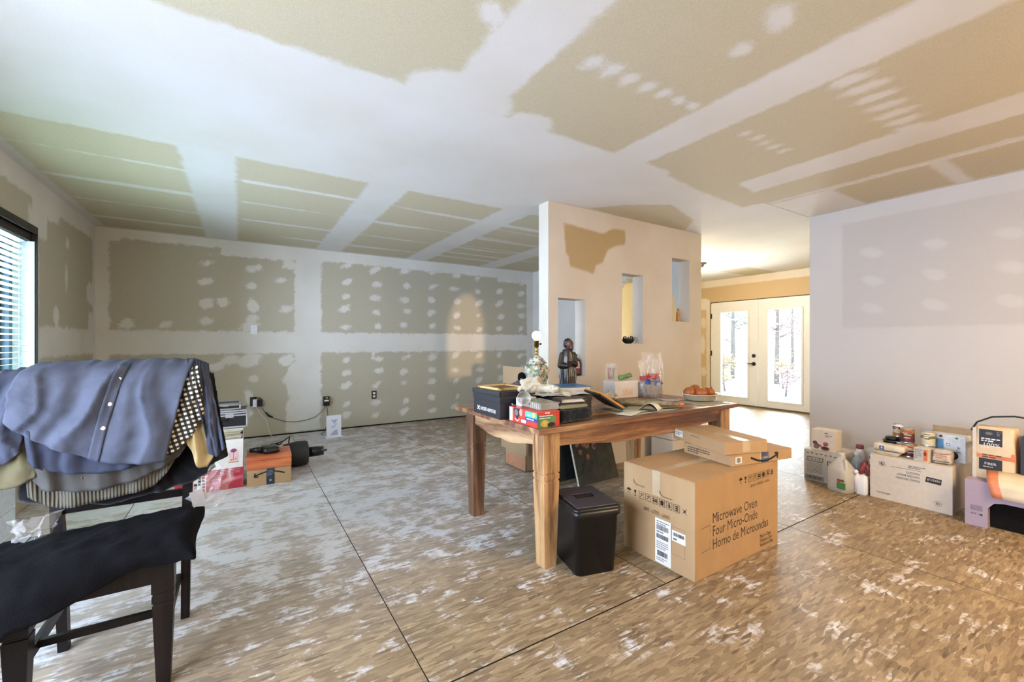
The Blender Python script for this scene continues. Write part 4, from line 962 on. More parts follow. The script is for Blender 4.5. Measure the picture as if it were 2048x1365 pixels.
for sx, px_ in ((-1, -.016), (1, .018)):
    h = [caps((px_, -.058, .266 + .012 * (sx > 0)), (px_ - sx * .006, -.066, .27 + .012 * (sx > 0)), .0085, .008)]
    for k in range(4): h.append(caps((px_ - sx * .008, -.066, .276 - .005 * k + .012 * (sx > 0)), (px_ - sx * (.022 - .002 * abs(k - 1)), -.070, .277 - .005 * k + .012 * (sx > 0)), .0026, .0022, 6, 2))
    h.append(caps((px_ - sx * .002, -.062, .28 + .012 * (sx > 0)), (px_ - sx * .012, -.066, .288 + .012 * (sx > 0)), .003, .0025, 6, 2))
    blob('hand', h, FCE, .0016, 1, parent=t)
b = MB(); b.box(-.02, -.076, .255, .02, -.066, .30, bev=.002); b.build('book', DKM, t)
b = MB(); b.lathe([(.068, -.0), (.07, .004), (.066, .008)], None, n=8); b.build('plinth', WDARK, t)
for c in t.children:
    if c.name.split('.')[0] in ('head', 'eye', 'hair'): c.rotation_euler.z = R(42)
t2 = thing('orange_pouch', 'small orange-red packet by the statue foot', 'packet', (2.25, 2.55, ZT), R(20)); b = MB(); b.box(-.03, -.02, 0, .03, .02, .10, bev=.006); b.build('packet', M('coral_plastic', 'd86f52', .5), t2)
# white drawer box, glass mug of straws, pouch, treat bag
FROST = M('frosted_white_plastic', 'e6dfd6', .35, .04, alpha=.93)
t = thing('white_storage_box', 'white translucent plastic drawer box standing on the back half of the table', 'box', (2.61, 2.47, ZT), R(-3))
b = MB(); b.box(-.125, -.07, 0, .125, .07, .135, bev=.006); b.build('body', FROST, t)
b = MB(); b.box(-.05, -.073, .02, .06, -.069, .075, bev=.002); b.box(-.01, -.08, .05, .02, -.072, .06); b.build('drawer', M('pinkish_plastic', 'd8c4b6', .3), t)
b = MB()
for k in range(5): b.box(-.115 + k * .012, -.0715, .006, -.110 + k * .012, -.0695, .128)
b.build('ribs', FROST, t)
CG = M('clear_glass', 'e8eeee', .04, .0, alpha=.14, coat=.6)
t = thing('glass_mug', 'clear glass mug holding coloured straws on the white drawer box', 'mug', (2.525, 2.495, ZT + .1355))
b = MB(); b.lathe([(.034, 0), (.038, .004), (.041, .05), (.044, .135), (.0455, .137), (.042, .135), (.038, .05), (.033, .008)], n=24); b.build('glass', CG, t)
b = MB(); b.tube([(.040, .0, .095), (.062, 0, .092), (.07, 0, .06), (.06, 0, .03), (.040, 0, .025)], .005); b.build('handle', CG, t)
for k in range(9):
    c = ['8a8aa8', '7484a0', 'c46a48', 'd3763c', 'a66a3a', 'd08a4a', 'b2a078', '9a5b4a', 'cfc8b8'][k]; a = k * .7
    m = MB(); m.tube([(.018 * math.cos(a), .018 * math.sin(a), .01), (.026 * math.cos(a + .4), .026 * math.sin(a + .4), .098 + .004 * (k % 3))], .004, n=6); m.build('straw', M('straw_%s' % c, c, .5), t)
o = blob('green_pouch', [caps((-.06, 0, .02), (.06, 0, .03), .022, .016), caps((.0, .01, .03), (.05, 0, .045), .016, .01)], M('green_foil', '6f9560', .45, .35, 30), .005, 3, .006, 25)
tag(o, 'crumpled green foil pouch behind the white drawer box', 'pouch'); o.location = (2.735, 2.60, ZT + .09)
o.location = (2.69, 2.49, ZT + .135)
t = thing('treat_bag', 'cellophane treat bag tied over red and blue wrapped sweets on the table', 'bag', (2.83, 2.36, ZT))
SPK = M('speckled_candy', '8f8a84', .5, .75, 220)
b = MB(); loft(b, [[(x, y, z) for x, y in rrect(.19 * s, .12 * s, .02)] for z, s in ((0, .92), (.03, 1), (.09, 1.0), (.12, .9), (.13, .6))]); b.build('sprinkles', SPK, t)
FR = M('red_foil', 'b8322a', .3, .2, 40); FB = M('blue_foil', '2b3a86', .3, .2, 40); FK = M('dark_chocolate_foil', '3a3040', .2, .3, 30)
for k, (x, y, z, m, a) in enumerate(((-.07, -.04, .125, FB, .2), (.0, -.055, .115, FB, .1), (.065, -.04, .115, FK, -.2), (-.06, -.03, .165, FR, .5), (-.01, -.04, .165, FR, .2), (.04, -.035, .165, FR, -.3), (.075, -.01, .155, FR, -.1), (.0, .02, .165, FB, .2), (-.05, .03, .15, FR, 0))):
    m_ = MB(); m_.box(-.022, -.018, -.02, .022, .018, .02, bev=.006); o = m_.build('sweet', m, t); o.location = (x, y, z); o.rotation_euler = (a, a * 2, a * 3)
CEL = M('cellophane', 'f4f0ec', .06, .0, alpha=.16, coat=1)
def crumple_sheet(name, w, h, mat, parent, amp=.02, n=18, seed=3, curve=.05, taper=0, z0=0):
    from mathutils import noise as mn
    b = MB(); rows = []
    for j in range(n + 1):
        r = []
        for i in range(n + 1):
            u = i / n - .5; v = j / n; ww = w * (1 - taper * v)
            q = Vector((u * 5 + seed, v * 5, seed))
            r.append((u * ww + mn.noise(q) * amp, -curve * math.cos(u * PI) + mn.noise(q + Vector((9, 3, 1))) * amp * 1.6, z0 + v * h + mn.noise(q + Vector((1, 7, 5))) * amp * (v > 0)))
        rows.append(r)
    b.grid(rows, smooth=False); return b.build(name, mat, parent, recalc=False)
o = crumple_sheet('cellophane', .24, .36, CEL, t, .028, 14, 3, .08)
o = crumple_sheet('cellophane', .22, .30, CEL, t, .03, 12, 8, -.07)
b = MB()
for pts in (((-.095, -.05, .18), (-.085, -.05, .23), (-.07, -.05, .26)), ((.10, -.04, .14), (.112, -.04, .2), (.105, -.03, .27)), ((-.05, -.06, .2), (-.02, -.05, .30), (-.01, -.05, .33)), ((.05, -.05, .22), (.085, -.04, .28), (.07, -.02, .34))):
    b.tube(pts, .0022, n=5)
b.build('creases', M('cellophane_fold', 'f8f4ee', .1, 0, alpha=.6), t)
# fluted pie dish with oranges
t = thing('pie_dish', 'cream fluted oval pie dish at the right end of the table', 'dish', (2.965, 2.0, ZT + .006), R(0))
CRM = M('cream_ceramic', 'cfc4ac', .3, .06, 20, coat=.3)
b = MB(); rings = []
for r, z in ((.10, 0), (.118, .004), (.135, .042), (.158, .045), (.158, .05), (.13, .047), (.112, .01), (.02, .008)):
    n = 96; fl = .003 if .01 < z < .046 and r > .11 else 0
    rings.append([((r + (.003 * math.sin(24 * 2 * PI * k / n) if r > .115 and r < .14 and z < .043 else 0)) * math.cos(2 * PI * k / n), (r) * .88 * math.sin(2 * PI * k / n), z) for k in range(n)])
loft(b, rings); b.build('dish', CRM, t)
def orange_mat():
    m, nt, bs = newmat('orange_peel'); N = nt.nodes; L = nt.links
    tcn = N.new('ShaderNodeTexCoord'); v = N.new('ShaderNodeTexNoise'); v.inputs['Scale'].default_value = 90; L.new(tcn.outputs['Object'], v.inputs[0])
    v2 = N.new('ShaderNodeTexNoise'); v2.inputs['Scale'].default_value = 9; L.new(tcn.outputs['Object'], v2.inputs[0])
    r = N.new('ShaderNodeValToRGB'); L.new(v2.outputs['Fac'], r.inputs[0]); r.color_ramp.elements[0].color = hexc('8f4a1c'); r.color_ramp.elements[1].color = hexc('ad622c')
    L.new(r.outputs[0], bs.inputs['Base Color']); bs.inputs['Roughness'].default_value = .42
    bp = N.new('ShaderNodeBump'); bp.inputs['Strength'].default_value = .4; bp.inputs['Distance'].default_value = .0015; L.new(v.outputs['Fac'], bp.inputs['Height']); L.new(bp.outputs[0], bs.inputs['Normal'])
    return m
ORG = orange_mat(); STEM = M('orange_stem', '5a5a2c', .8)
ot = None
for k, (x, y, z, r, lbl) in enumerate(((2.885, 2.035, .055, .046, 'leftmost orange in the cream pie dish'), (2.925, 1.965, .054, .046, 'front orange nearest the rim of the cream pie dish'), (3.035, 1.975, .052, .045, 'rightmost orange in the cream pie dish'), (2.99, 2.06, .066, .046, 'orange at the back of the pie dish, half hidden'))):
    if ot is None:
        ot = thing('orange', lbl, 'orange', (0, 0, 0), 0, 'oranges in the pie dish'); m = MB(); m.sphere((0, 0, 0), .046, sz=.95, seg=24); m.build('peel', ORG, ot); m = MB(); m.lathe([(.004, .043), (.003, .046)], n=8); m.build('stem', STEM, ot); o = ot
    else: o = copy_tree(ot)
    o['label'] = lbl; o.location = (x, y, ZT + z + .004); o.rotation_euler = (.4 * k, .3, k)
# rolled bark-coloured paper with orange tip
BARK = M('mottled_paper', '8e8468', .85, .35, 35, .4, 120)
t = thing('paper_roll', 'long mottled grey-brown rolled packet with an orange cap along the front edge of the table', 'roll', (2.40, 1.99, ZT + .021), R(-39))
b = MB(); b.tube([(-.24, 0, .0), (-.1, 0, .002), (.1, 0, 0), (.18, 0, -.002)], [.019, .02, .019, .016], n=12); b.build('roll', BARK, t)
b = MB(); b.tube([(.18, 0, -.002), (.2, 0, -.003), (.215, 0, -.003)], [.012, .012, .009], n=12); b.build('cap', M('orange_cap', 'dd6b3f', .4), t)
b = MB(); b.tube([(-.25, 0, .004), (-.24, 0, .003)], [.014, .021], n=12); b.build('dark_end', DKM, t)
# letters, envelopes and newspaper
NEWS = M('newsprint', 'a9a28c', .85, .12, 60)
def sheet(name, label, cat, loc, w, d, rot, mat, th=.0012, curl=0, group=None):
    b = MB(); n = 8
    f = lambda i, j: (-w/2 + w * i / n, -d/2 + d * j / n, curl * (((i / n) - .5) ** 2 * 4) + curl * .4 * math.sin(j * .9))
    b.grid([[f(i, j) for i in range(n + 1)] for j in range(n + 1)]); o = b.build(name, mat)
    sm_ = o.modifiers.new('t', 'SOLIDIFY'); sm_.thickness = th; sm_.offset = 1
    o.location = loc; o.rotation_euler.z = rot; return tag(o, label, cat, group)
sheet('newspaper', 'folded newspaper lying flat at the front edge of the table', 'newspaper', (2.22, 1.95, ZT + .0004), .52, .28, R(2), NEWS, .003, .0005)
sheet('magazine', 'flat greyish magazine under the pie dish at the right table end', 'magazine', (2.89, 1.93, ZT + .0004), .28, .27, R(-12), NEWS, .004, .0005)
sheet('envelope', 'white envelope lying on the newspaper beside the notebook', 'envelope', (2.03, 1.86, ZT + .0045), .17, .1, R(24), PAPER, .0015, .001)
sheet('letter', 'pale green letter crossing the newspaper near the envelope', 'letter', (2.12, 1.9, ZT + .0066), .15, .09, R(-20), M('pale_green_paper', 'b9bfa4', .8), .001, .002)
sheet('brochure', 'pale brochure behind the paper roll on the table', 'brochure', (2.62, 2.15, ZT + .0012), .24, .2, R(15), M('dull_paper', '8f8a7c', .8, .15, 30), .003, .001)
sheet('leaflet', 'pale striped leaflet lying left of the pie dish', 'leaflet', (2.76, 2.12, ZT + .005), .15, .1, R(-30), M('lilac_paper', 'b7a9b4', .6, .2, 30), .002, .006)
t = thing('curled_pamphlet', 'curled cream pamphlet with dark inside standing over the newspaper', 'pamphlet', (2.235, 1.865, ZT + .006), R(28))
b = MB(); n = 14
b.grid([[(-.06 + .12 * j / 6, -.062 + .125 * i / n, .006 + .044 * math.sin(PI * (i / n) ** .8) * (1 - .25 * j / 6)) for i in range(n + 1)] for j in range(7)]); o = b.build('page', M('cream_page', 'd9d3bb', .6, .04), t)
sm_ = o.modifiers.new('t', 'SOLIDIFY'); sm_.thickness = .0015
b = MB(); b.grid([[(-.056 + .11 * j / 4, -.05 + .10 * i / n, .004 + .034 * math.sin(PI * i / n)) for i in range(n + 1)] for j in range(5)]); b.build('dark_inside', BLKC, t)
t = thing('pen', 'black ballpoint pen lying beside the roll', 'pen', (2.43, 1.84, ZT + .005), R(-22)); b = MB(); b.tube([(-.07, 0, 0), (.06, 0, 0), (.072, 0, 0)], [.004, .004, .001]); b.build('barrel', BLKP, t)
o = blob('keys_pile', [caps((-.02, 0, 0), (.02, .01, 0), .012, .01), sph((.035, -.01, .0), .011), sph((-.035, .012, .004), .013), caps((0, .02, .0), (.02, .03, .006), .009, .008)], M('dark_trinket', '2c2824', .3, .5, 80), .004, 1, .003, 50)
tag(o, 'small dark cluster of trinkets in front of the roll', 'trinkets'); o.location = (2.15, 2.03, ZT + .016)
o = blob('crumpled_plastic', [caps((-.05, 0, .02), (.05, .02, .03), .03, .02), caps((0, 0, .04), (.03, .03, .06), .02, .01)], M('thin_clear_wrap', 'e3dccf', .15, .1, alpha=.45), .006, 1, .015, 22)
tag(o, 'crumpled clear wrapper between the notebook and the white drawer box', 'wrapper'); o.location = (2.31, 2.30, ZT + .014); o.scale = (1.4, 1.2, 1)
t = thing('charger_cable', 'thin blue cable curling off the right end of the table', 'cable', (3.05, 1.86, ZT)); b = MB()
b.tube([(-.12, .08, .004), (-.03, .03, .004), (.012, .01, .0), (.02, -.01, -.04), (.03, .03, -.06), (.045, .0, -.03), (.025, -.01, -.015)], .002, n=6); b.build('cable', M('blue_cable', '3a6f9a', .5), t)

# things on the floor under/behind the table
t = thing('tall_carton', 'tall open brown carton with red print standing behind the table', 'box', (2.43, 3.40, 0), 0)
t.location = (2.415, 3.44, 0)
b = MB(); w_, d_, h_ = .40, .36, .62
for a in ((-w_/2, -d_/2, -w_/2 + .005, d_/2), (w_/2 - .005, -d_/2, w_/2, d_/2), (-w_/2, -d_/2, w_/2, -d_/2 + .005), (-w_/2, d_/2 - .005, w_/2, d_/2)): b.box(a[0], a[1], 0, a[2], a[3], h_)
b.box(-w_/2, -d_/2, 0, w_/2, d_/2, .005); b.build('body', KRD, t)
b = MB(); b.box(-w_/2 - .004, -d_/2 - .0, .0, -w_/2 + .002, d_/2 + .04, .34, T=Matrix.Translation((0, 0, h_))); b.build('flap', KRD, t)
b = MB(); b.box(-w_/2 - .03, -d_/2 - .05, .165, -w_/2 - .005, d_/2 + .03, .60, bev=.002); b.build('side_flap', KRD, t)
p = Print((-w_/2, d_/2, 0), (0, -1, 0), (0, 0, 1), .001); CP = M('coral_print', 'c67a5c', .8)
for i in range(6):
    for j in range(2): 
        x = .035 + i * .058 + .02 * j; z = .03 + .055 * j + .02 * (i % 2); p.ell(x, z, .017, .02, CP, 8); p.frame(x - .02, z - .022, x + .02, z + .022, .004, CP)
p.build('red_print', None, t)
t = thing('flower_painting', 'unframed dark painting with orange flowers leaning against the partition', 'painting', (2.60, 2.70, 0), R(2)); T = Matrix.Rotation(R(-17), 4, 'X')
b = MB(); b.box(-.235, 0, .002, .235, .018, .46, None, T); b.build('canvas', M('dark_oil_canvas', '3f3d30', .55, .35, 9, .3, 200), t)
b = MB(); b.box(-.238, 0, .002, -.2352, .018, .46, None, T); b.build('canvas_edge', M('raw_canvas_edge', 'b9b49c', .9, .3, 60), t)
p = Print(T @ Vector((-.235, 0, 0)), (1, 0, 0), T.to_3x3() @ Vector((0, 0, 1)), .001)
rr = random.Random(5)
cols = [M('bloom_%s' % c, c, .7, .25, 60) for c in ('b5764c', 'a5724f', '8a6450', '9a8884', '7a5040')]
for x, z, r, c in ((.13, .33, .022, 0), (.165, .32, .03, 0), (.28, .345, .028, 1), (.335, .35, .022, 3), (.245, .30, .03, 2), (.075, .27, .024, 4), (.15, .22, .024, 4), (.05, .34, .026, 1), (.21, .37, .026, 0), (.30, .40, .03, 4), (.10, .40, .028, 2), (.4, .37, .03, 4)):
    for q in range(9):
        a = q * 2 * PI / 9; p.ell(x + r * .6 * math.cos(a), z + r * .6 * math.sin(a), r * .42, r * .42, cols[(c + q % 2) % 5], 10)
    p.ell(x, z, r * .4, r * .4, cols[(c + 2) % 5], 10)
for q in range(16): x = rr.uniform(.03, .42); z = rr.uniform(.1, .38); p.ell(x, z, rr.uniform(.015, .03), rr.uniform(.006, .012), M('leaf_paint', '3a4a34', .7), 8)
p.build('flowers', None, t)
t = thing('framed_picture', 'dark picture in a worn frame leaning on the partition behind the flower painting', 'picture', (2.27, 2.79, 0), R(2)); T = Matrix.Rotation(R(-14), 4, 'X')
b = MB()
for a in ((-.22, 0, .22, .035), (-.22, .415, .22, .45), (-.22, 0, -.185, .45), (.185, 0, .22, .45)): b.box(a[0], 0, a[1] + .002, a[2], .022, a[3], None, T, bev=.003)
b.build('frame', M('worn_wood_frame', '6e5f45', .6, .3, 30), t)
b = MB(); b.box(-.186, .006, .034, .186, .014, .416, None, T); b.build('picture', M('near_black_canvas', '1d1f1d', .5, .3, 20), t)
t = thing('white_file_box', 'cream plastic file box behind the microwave box by the partition', 'box', (3.70, 2.80, 0), 0)
b = MB(); b.box(-.17, -.13, 0, .17, .13, .24, bev=.008); b.build('body', M('cream_plastic', 'cfc6b4', .45, .03), t)
b = MB(); b.box(-.175, -.135, .243, .175, .135, .38, bev=.01); b.build('lid', MATS['cream_plastic'], t)
b = MB(); b.box(-.1, -.14, .30, -.09, -.134, .37); b.box(.06, -.14, .29, .07, -.134, .30); b.build('latch', PAPER, t)
t = thing('black_cable', 'black cable trailing down the partition to the floor behind the table', 'cable', (3.78, 2.985, 0)); b = MB()
b.tube([(.01, 0, .42), (.012, 0, .30), (.0, -.002, .20), (-.04, -.005, .12), (-.12, -.01, .05), (-.25, -.03, .005), (-.40, -.06, .004)], .004, n=6); b.build('cable', BLKP, t)

# niche objects
t = thing('brown_bottle', 'dark brown flat-shouldered bottle in the lowest niche', 'bottle', (2.665, 3.095, .8815), R(-20))
BRN = M('brown_bottle_plastic', '2a1813', .25, .1, coat=.3)
b = MB(); loft(b, [[(x, y, z) for x, y in rrect(.105 * s, .06 * q, min(.02, .03 * q * .9) if q > .5 else .009)] for z, s, q in ((0, .92, .92), (.006, 1, 1), (.125, 1, 1), (.145, .85, .85), (.165, .42, .45), (.175, .30, .48))]); b.build('bottle', BRN, t)
b = MB(); b.lathe([(.016, .175), (.018, .177), (.018, .20), (.016, .203)], n=18); b.build('cap', BLKP, t)
p = Print((-.0525, -.03, 0), (1, 0, 0), (0, 0, 1), .001); p.rect(.03, .02, .09, .115, M('maroon_label', '6d2c34', .5)); p.rect(.035, .07, .085, .11, M('peach_label', 'cfa08c', .5)); p.lines(.04, .095, .08, 3, .01, .004, GRY, 3); p.build('label', None, t)
t = thing('wicker_ornament', 'dark woven bowl ornament with a hook, in the middle niche', 'ornament', (3.37, 3.09, 1.1805))
b = MB(); b.lathe([(.03, 0), (.055, .02), (.062, .045), (.055, .043), (.03, .01)], n=16)
for k in range(12):
    a = k * PI / 6; b.tube([(.05 * math.cos(a), .05 * math.sin(a), .04), (.045 * math.cos(a + .3), .045 * math.sin(a + .3), .06 + .008 * (k % 3))], .006, n=6)
b.tube([(.05, 0, .04), (.085, 0, .035), (.10, 0, .06), (.085, 0, .07)], .004, n=6); b.build('bowl', M('black_wicker', '15110f', .8, .3, 60), t)
b = MB(); b.sphere((.01, -.02, .045), .02, sz=.7, seg=12); b.build('white_shell', M('shell_white', 'a09a94', .5, .2), t)
t = thing('small_vase', 'thin dark vase at the left side of the middle niche', 'vase', (3.245, 3.10, 1.1805)); b = MB(); b.lathe([(.014, 0), (.018, .04), (.008, .085), (.011, .10), (.009, .115)], n=12); b.build('vase', M('dark_olive_ceramic', '3a3428', .5), t)
t = thing('wooden_figurine', 'small amber wooden figurine standing in the highest niche', 'figurine', (4.19, 3.10, 1.4255), R(20)); AMB = M('amber_wood', 'c58f52', .45, .2, 20)
b = MB(); b.lathe([(.026, 0), (.028, .01), (.022, .03), (.024, .07), (.02, .11), (.012, .125), (.008, .13)], n=14); b.sphere((0, 0, .143), .014, seg=12); b.build('figure', AMB, t)
t = thing('brown_figurine', 'slim brown figurine at the left edge of the highest niche', 'figurine', (4.0, 3.10, 1.4255)); b = MB(); b.lathe([(.014, 0), (.016, .04), (.01, .09), (.013, .11), (.012, .14), (.004, .15)], n=12); b.build('figure', M('brown_wood_figure', '96613c', .5, .2), t)

# ------------------------------------------------------------------ back wall: outlets, adapters, router, cables
BX = M('black_outlet', '1a1a1c', .4)
def outlet(name, label, x, z, m, face_m, plug=False, grp=None):
    t = thing(name, label, 'outlet', (x, YB - .001, z), 0, grp)
    b = MB(); b.box(-.035, -.006, -.057, .035, 0, .057, bev=.002); b.build('plate', m, t)
    for s in (-1, 1):
        b = MB(); b.box(-.017, -.0085, s * .022 - .015, .017, -.006, s * .022 + .015, bev=.001)
        b.build('socket', face_m, t)
        for q in (-.006, .006): 
            b = MB(); b.box(q - .001, -.0092, s * .022 - .004, q + .001, -.0085, s * .022 + .005); b.build('slot', BLK, t)
    return t
outlet('wall_outlet', 'white electrical outlet high on the back wall', .149, 1.353, WPL, WPL)
outlet('wall_outlet', 'black electrical outlet with pale sockets, rightmost on the back wall', 1.626, .443, BX, PAPER)
outlet('wall_outlet', 'open outlet on the back wall behind plugged adapters, near the metal case', .14, .455, BX, BX)
t = thing('power_adapter', 'white and black power adapters plugged in beside the metal case', 'adapter', (.165, YB - .012, .44)); b = MB(); b.box(-.03, -.055, -.05, .012, 0, .045, bev=.004); b.build('white_adapter', WPL, t)
b = MB(); b.box(.014, -.06, -.045, .075, 0, .04, bev=.006); b.build('black_adapter', BLKP, t); b = MB(); b.tube([(-.03, -.02, .05), (.0, -.04, .07), (.03, -.03, .06), (.06, -.04, .05)], .006, n=6); b.build('plug_cord', BLKP, t)
t = thing('power_adapter', 'black wall adapter with a white label above the white router', 'adapter', (.985, YB - .001, .405)); b = MB(); b.box(-.04, -.05, -.065, .04, 0, .06, bev=.006); b.build('adapter', BLKP, t)
p = Print((-.04, -.05, -.065), (1, 0, 0), (0, 0, 1), .001); p.rect(.012, .06, .068, .08, WHT); p.rect(.03, .10, .055, .115, M('yellow_sticker', 'c9b64a', .5)); p.build('label', None, t)
t = thing('wall_cable', 'thin black cable sagging between the two adapters on the back wall', 'cable', (.2, YB - .02, 0)); b = MB()
b.tube([(.03, -.03, .38), (.07, -.02, .31), (.1, -.01, .26), (.18, 0, .22), (.30, 0, .17), (.42, 0, .155), (.55, 0, .17), (.65, 0, .2), (.74, 0, .27), (.77, -.02, .34)], .0035, n=6); b.tube([(.07, -.02, .315), (.11, -.02, .27), (.15, -.01, .245)], .009, n=6); b.build('cable', BLKP, t)
t = thing('white_cable', 'thin white cord hanging from the adapters to the floor', 'cable', (.2, YB - .03, 0)); b = MB(); b.tube([(-.03, 0, .39), (.03, -.02, .28), (.08, -.02, .22), (.10, -.03, .12), (.13, -.04, .02), (.16, -.05, .003)], .0028, n=6); b.build('cord', PAPER, t)
t = thing('router', 'white upright router with lilac diamond pattern on the floor at the back wall', 'router', (1.0, 5.78, 0), R(4))
b = MB(); b.box(-.085, -.025, .012, .085, .025, .275, bev=.006); b.build('case', WPL, t)
b = MB(); b.box(-.10, -.045, 0, .10, .045, .012, bev=.003); b.build('stand', WPL, t)
p = Print((-.085, -.025, 0), (1, 0, 0), (0, 0, 1), .001); LIL = M('lilac_print', 'b4b2cc', .5)
p.poly([(.045, .225), (.125, .225), (.088, .165)], LIL); p.poly([(.03, .125), (.075, .155), (.125, .19), (.09, .12)], M('pale_lilac', 'cfcbdd', .5)); p.poly([(.03, .03), (.13, .03), (.12, .10), (.08, .085)], LIL); p.build('pattern', None, t)
t = thing('router_cable', 'black cord dropping from the wall adapter behind the white router', 'cable', (.985, YB - .03, 0)); b = MB(); b.tube([(.0, -.02, .35), (.01, -.05, .25), (.0, -.12, .12), (-.06, -.2, .02), (-.1, -.22, .006), (-.08, -.3, .005)], .004, n=6); b.build('cord', BLKP, t)

# ------------------------------------------------------------------ stack by the chair
t = thing('gift_carton', 'white and red carton with a rose picture, bottom of the pile by the back wall', 'box', (-.20, 4.36, 0), R(-1))
w_, d_, h_ = .45, .36, .40
b = MB(); b.box(-w_/2, -d_/2, 0, w_/2, d_/2, h_, bev=.003); b.build('body', WHT, t)
p = Print(*face(w_, d_, h_, 'front')); CRI = M('crimson_print', 'a8293c', .4); p.rect(.0, .002, w_ - .001, .17, CRI); p.poly([(.1, .05), (w_ - .001, .105), (w_ - .001, .075), (.1, .03)], M('light_crimson', 'c65a68', .4))
p.lines(.14, .155, w_ - .02, 4, .012, .004, M('pink_line', 'd58a92', .4), 2)
p.rect(.12, .0025, .20, .135, WHT)
for i in range(3):
    for j in range(5):
        if (i * 3 + j * 5) % 7 != 1: p.rect(.124 + i * .026, .01 + j * .025, .142 + i * .026, .028 + j * .025, [BLK, GRY, CRI, INK][(i + j * 2) % 4])
cx = w_ - .065; PK = M('pale_pink_glass', 'e4c0c0', .4)
p.poly([(cx + .032 * math.cos(a), .28 + .05 * math.sin(a)) for a in [PI * k / 14 for k in range(15)]] + [(cx - .032, .22), (cx + .032, .22)], PK); p.rect(cx - .036, .212, cx + .036, .222, M('gold_line', 'c9a070', .5))
for q in range(6): p.ell(cx + .012 * math.cos(q), .31 + .008 * math.sin(q), .009, .008, [CRI, M('violet_petal', '6a3f78', .5)][q % 2], 10)
p.line([(cx, .30), (cx - .003, .23)], .003, BLK); p.ell(cx - .015, .236, .008, .006, M('petal', 'c8704c', .5), 8); p.ell(cx + .012, .24, .008, .005, MATS['petal'], 8); p.build('front_print', None, t)
# records / books lying flat
bx = None
for k, (th, m, dx) in enumerate(((.012, INK, .0), (.012, PAPER, -.004), (.014, BLKC, .003), (.014, M('tan_cover', 'a99a78', .7), -.006), (.01, M('sage_cover', '8d9480', .7), .0), (.016, PAPER, .004))):
    z = .4005 + sum((.012, .012, .014, .014, .01, .016)[:k]) + .0005 * k
    names = ('black book bottommost of the flat stack on the gift carton', 'cream book second from the bottom of the flat stack', 'charcoal book third from the bottom of the flat stack', 'tan book fourth from the bottom of the flat stack', 'sage green thin book just under the topmost flat book', 'cream book topmost of the flat stack under the metal case')
    t = thing('book', names[k], 'book', (-.15 + dx, 4.36, z), R(1.5 * (k % 3 - 1)), 'books lying flat on the gift carton')
    b = MB(); b.box(-.155, -.16, 0, .165, .16, th * .2); b.box(-.155, -.16, th * .8, .165, .16, th); b.box(-.155, -.16, 0, -.15, .16, th); b.build('cover', m, t)
    b = MB(); b.box(-.15, -.157, th * .2, .162, .157, th * .8); b.build('pages', M('page_block', 'bdb39a', .8, .2, 200, stretch=(1, 1, 30)), t)
def metal_case(name, label, loc, w, d, h, rot, grp=None):
    t = thing(name, label, 'case', loc, rot, grp); b = MB(); b.box(-w/2 + .004, -d/2 + .004, .004, w/2 - .004, d/2 - .004, h - .004); b.build('panel', M('case_black', '16171a', .35), t)
    b = MB(); e = .012
    for z0_, z1_ in ((0, e), (h * .66, h * .66 + e), (h * .80, h * .80 + e), (h - e, h)):
        b.box(-w/2, -d/2, z0_, w/2, -d/2 + e, z1_); b.box(-w/2, d/2 - e, z0_, w/2, d/2, z1_); b.box(-w/2, -d/2, z0_, -w/2 + e, d/2, z1_); b.box(w/2 - e, -d/2, z0_, w/2, d/2, z1_)
    for sx in (-1, 1):
        for sy in (-1, 1): b.box(sx * w/2 - e * (sx > 0), sy * d/2 - e * (sy > 0), 0, sx * w/2 + e * (sx < 0), sy * d/2 + e * (sy < 0), h, bev=.002)
    b.build('metal_edging', SILV, t)
    b = MB(); b.box(w * .12, -d/2 - .006, h * .58, w * .26, -d/2, h * .80, bev=.002); b.build('latch', SILV, t)
    b = MB(); b.tube([(-w * .05, -d/2, h * .5), (-w * .05, -d/2 - .02, h * .45), (w * .16, -d/2 - .02, h * .45), (w * .16, -d/2, h * .5)], .006); b.build('handle', BLKP, t); return t
metal_case('metal_case', 'deep black case with silver edging on the stack of flat books', (-.145, 4.37, .4875), .41, .28, .145, R(-2))
metal_case('slim_metal_case', 'slim silver edged case lying on top of the deep black case', (-.175, 4.38, .633), .36, .24, .05, R(1))
mb = carton('mailing_carton', 'brown mailing box with dark tape and curved arrow print, under the orange wooden box', 'box', (.215, 4.29, 0), .325, .30, .136, R(-2), seam='y', tape=True)
p = Print(*face(.325, .30, .136, 'front'), off=.002); NV = M('dark_tape', '26303c', .35)
smile(p, .165, .082, -.22, BLK); p.rect(.14, .0, .20, .135, NV); p.lines(.146, .115, .194, 4, .013, .005, M('tape_print', '7b8a98', .5), 3); p.ell(.17, .035, .01, .01, M('tape_print', '7b8a98', .5)); p.build('front_print', None, mb)
t = thing('wooden_box', 'orange-stained wooden box with a closed lid on the brown mailing box', 'box', (.215, 4.30, .1372), R(-2))
b = MB(); b.box(-.165, -.165, 0, .165, .165, .07, bev=.003); b.build('body', WORG, t); b = MB(); b.box(-.165, -.165, .0715, .165, .165, .103, bev=.003); b.build('lid', WORG, t)
t = thing('black_device', 'glossy black handheld scanner with a coiled cord lying on the orange wooden box', 'device', (.22, 4.28, .2412), R(10))
b = MB(); loft(b, [[(x * s, y * s, z) for x, y in rrect(.13, .17, .03)] for z, s in ((0, .9), (.01, 1), (.035, 1), (.05, .85), (.054, .5))]); b.build('body', BLKP, t)
b = MB(); b.tube([(-.06, 0, .025), (-.1, .02, .03), (-.15, .03, .028)], [.028, .024, .018], n=12); b.build('grip', BLKP, t)
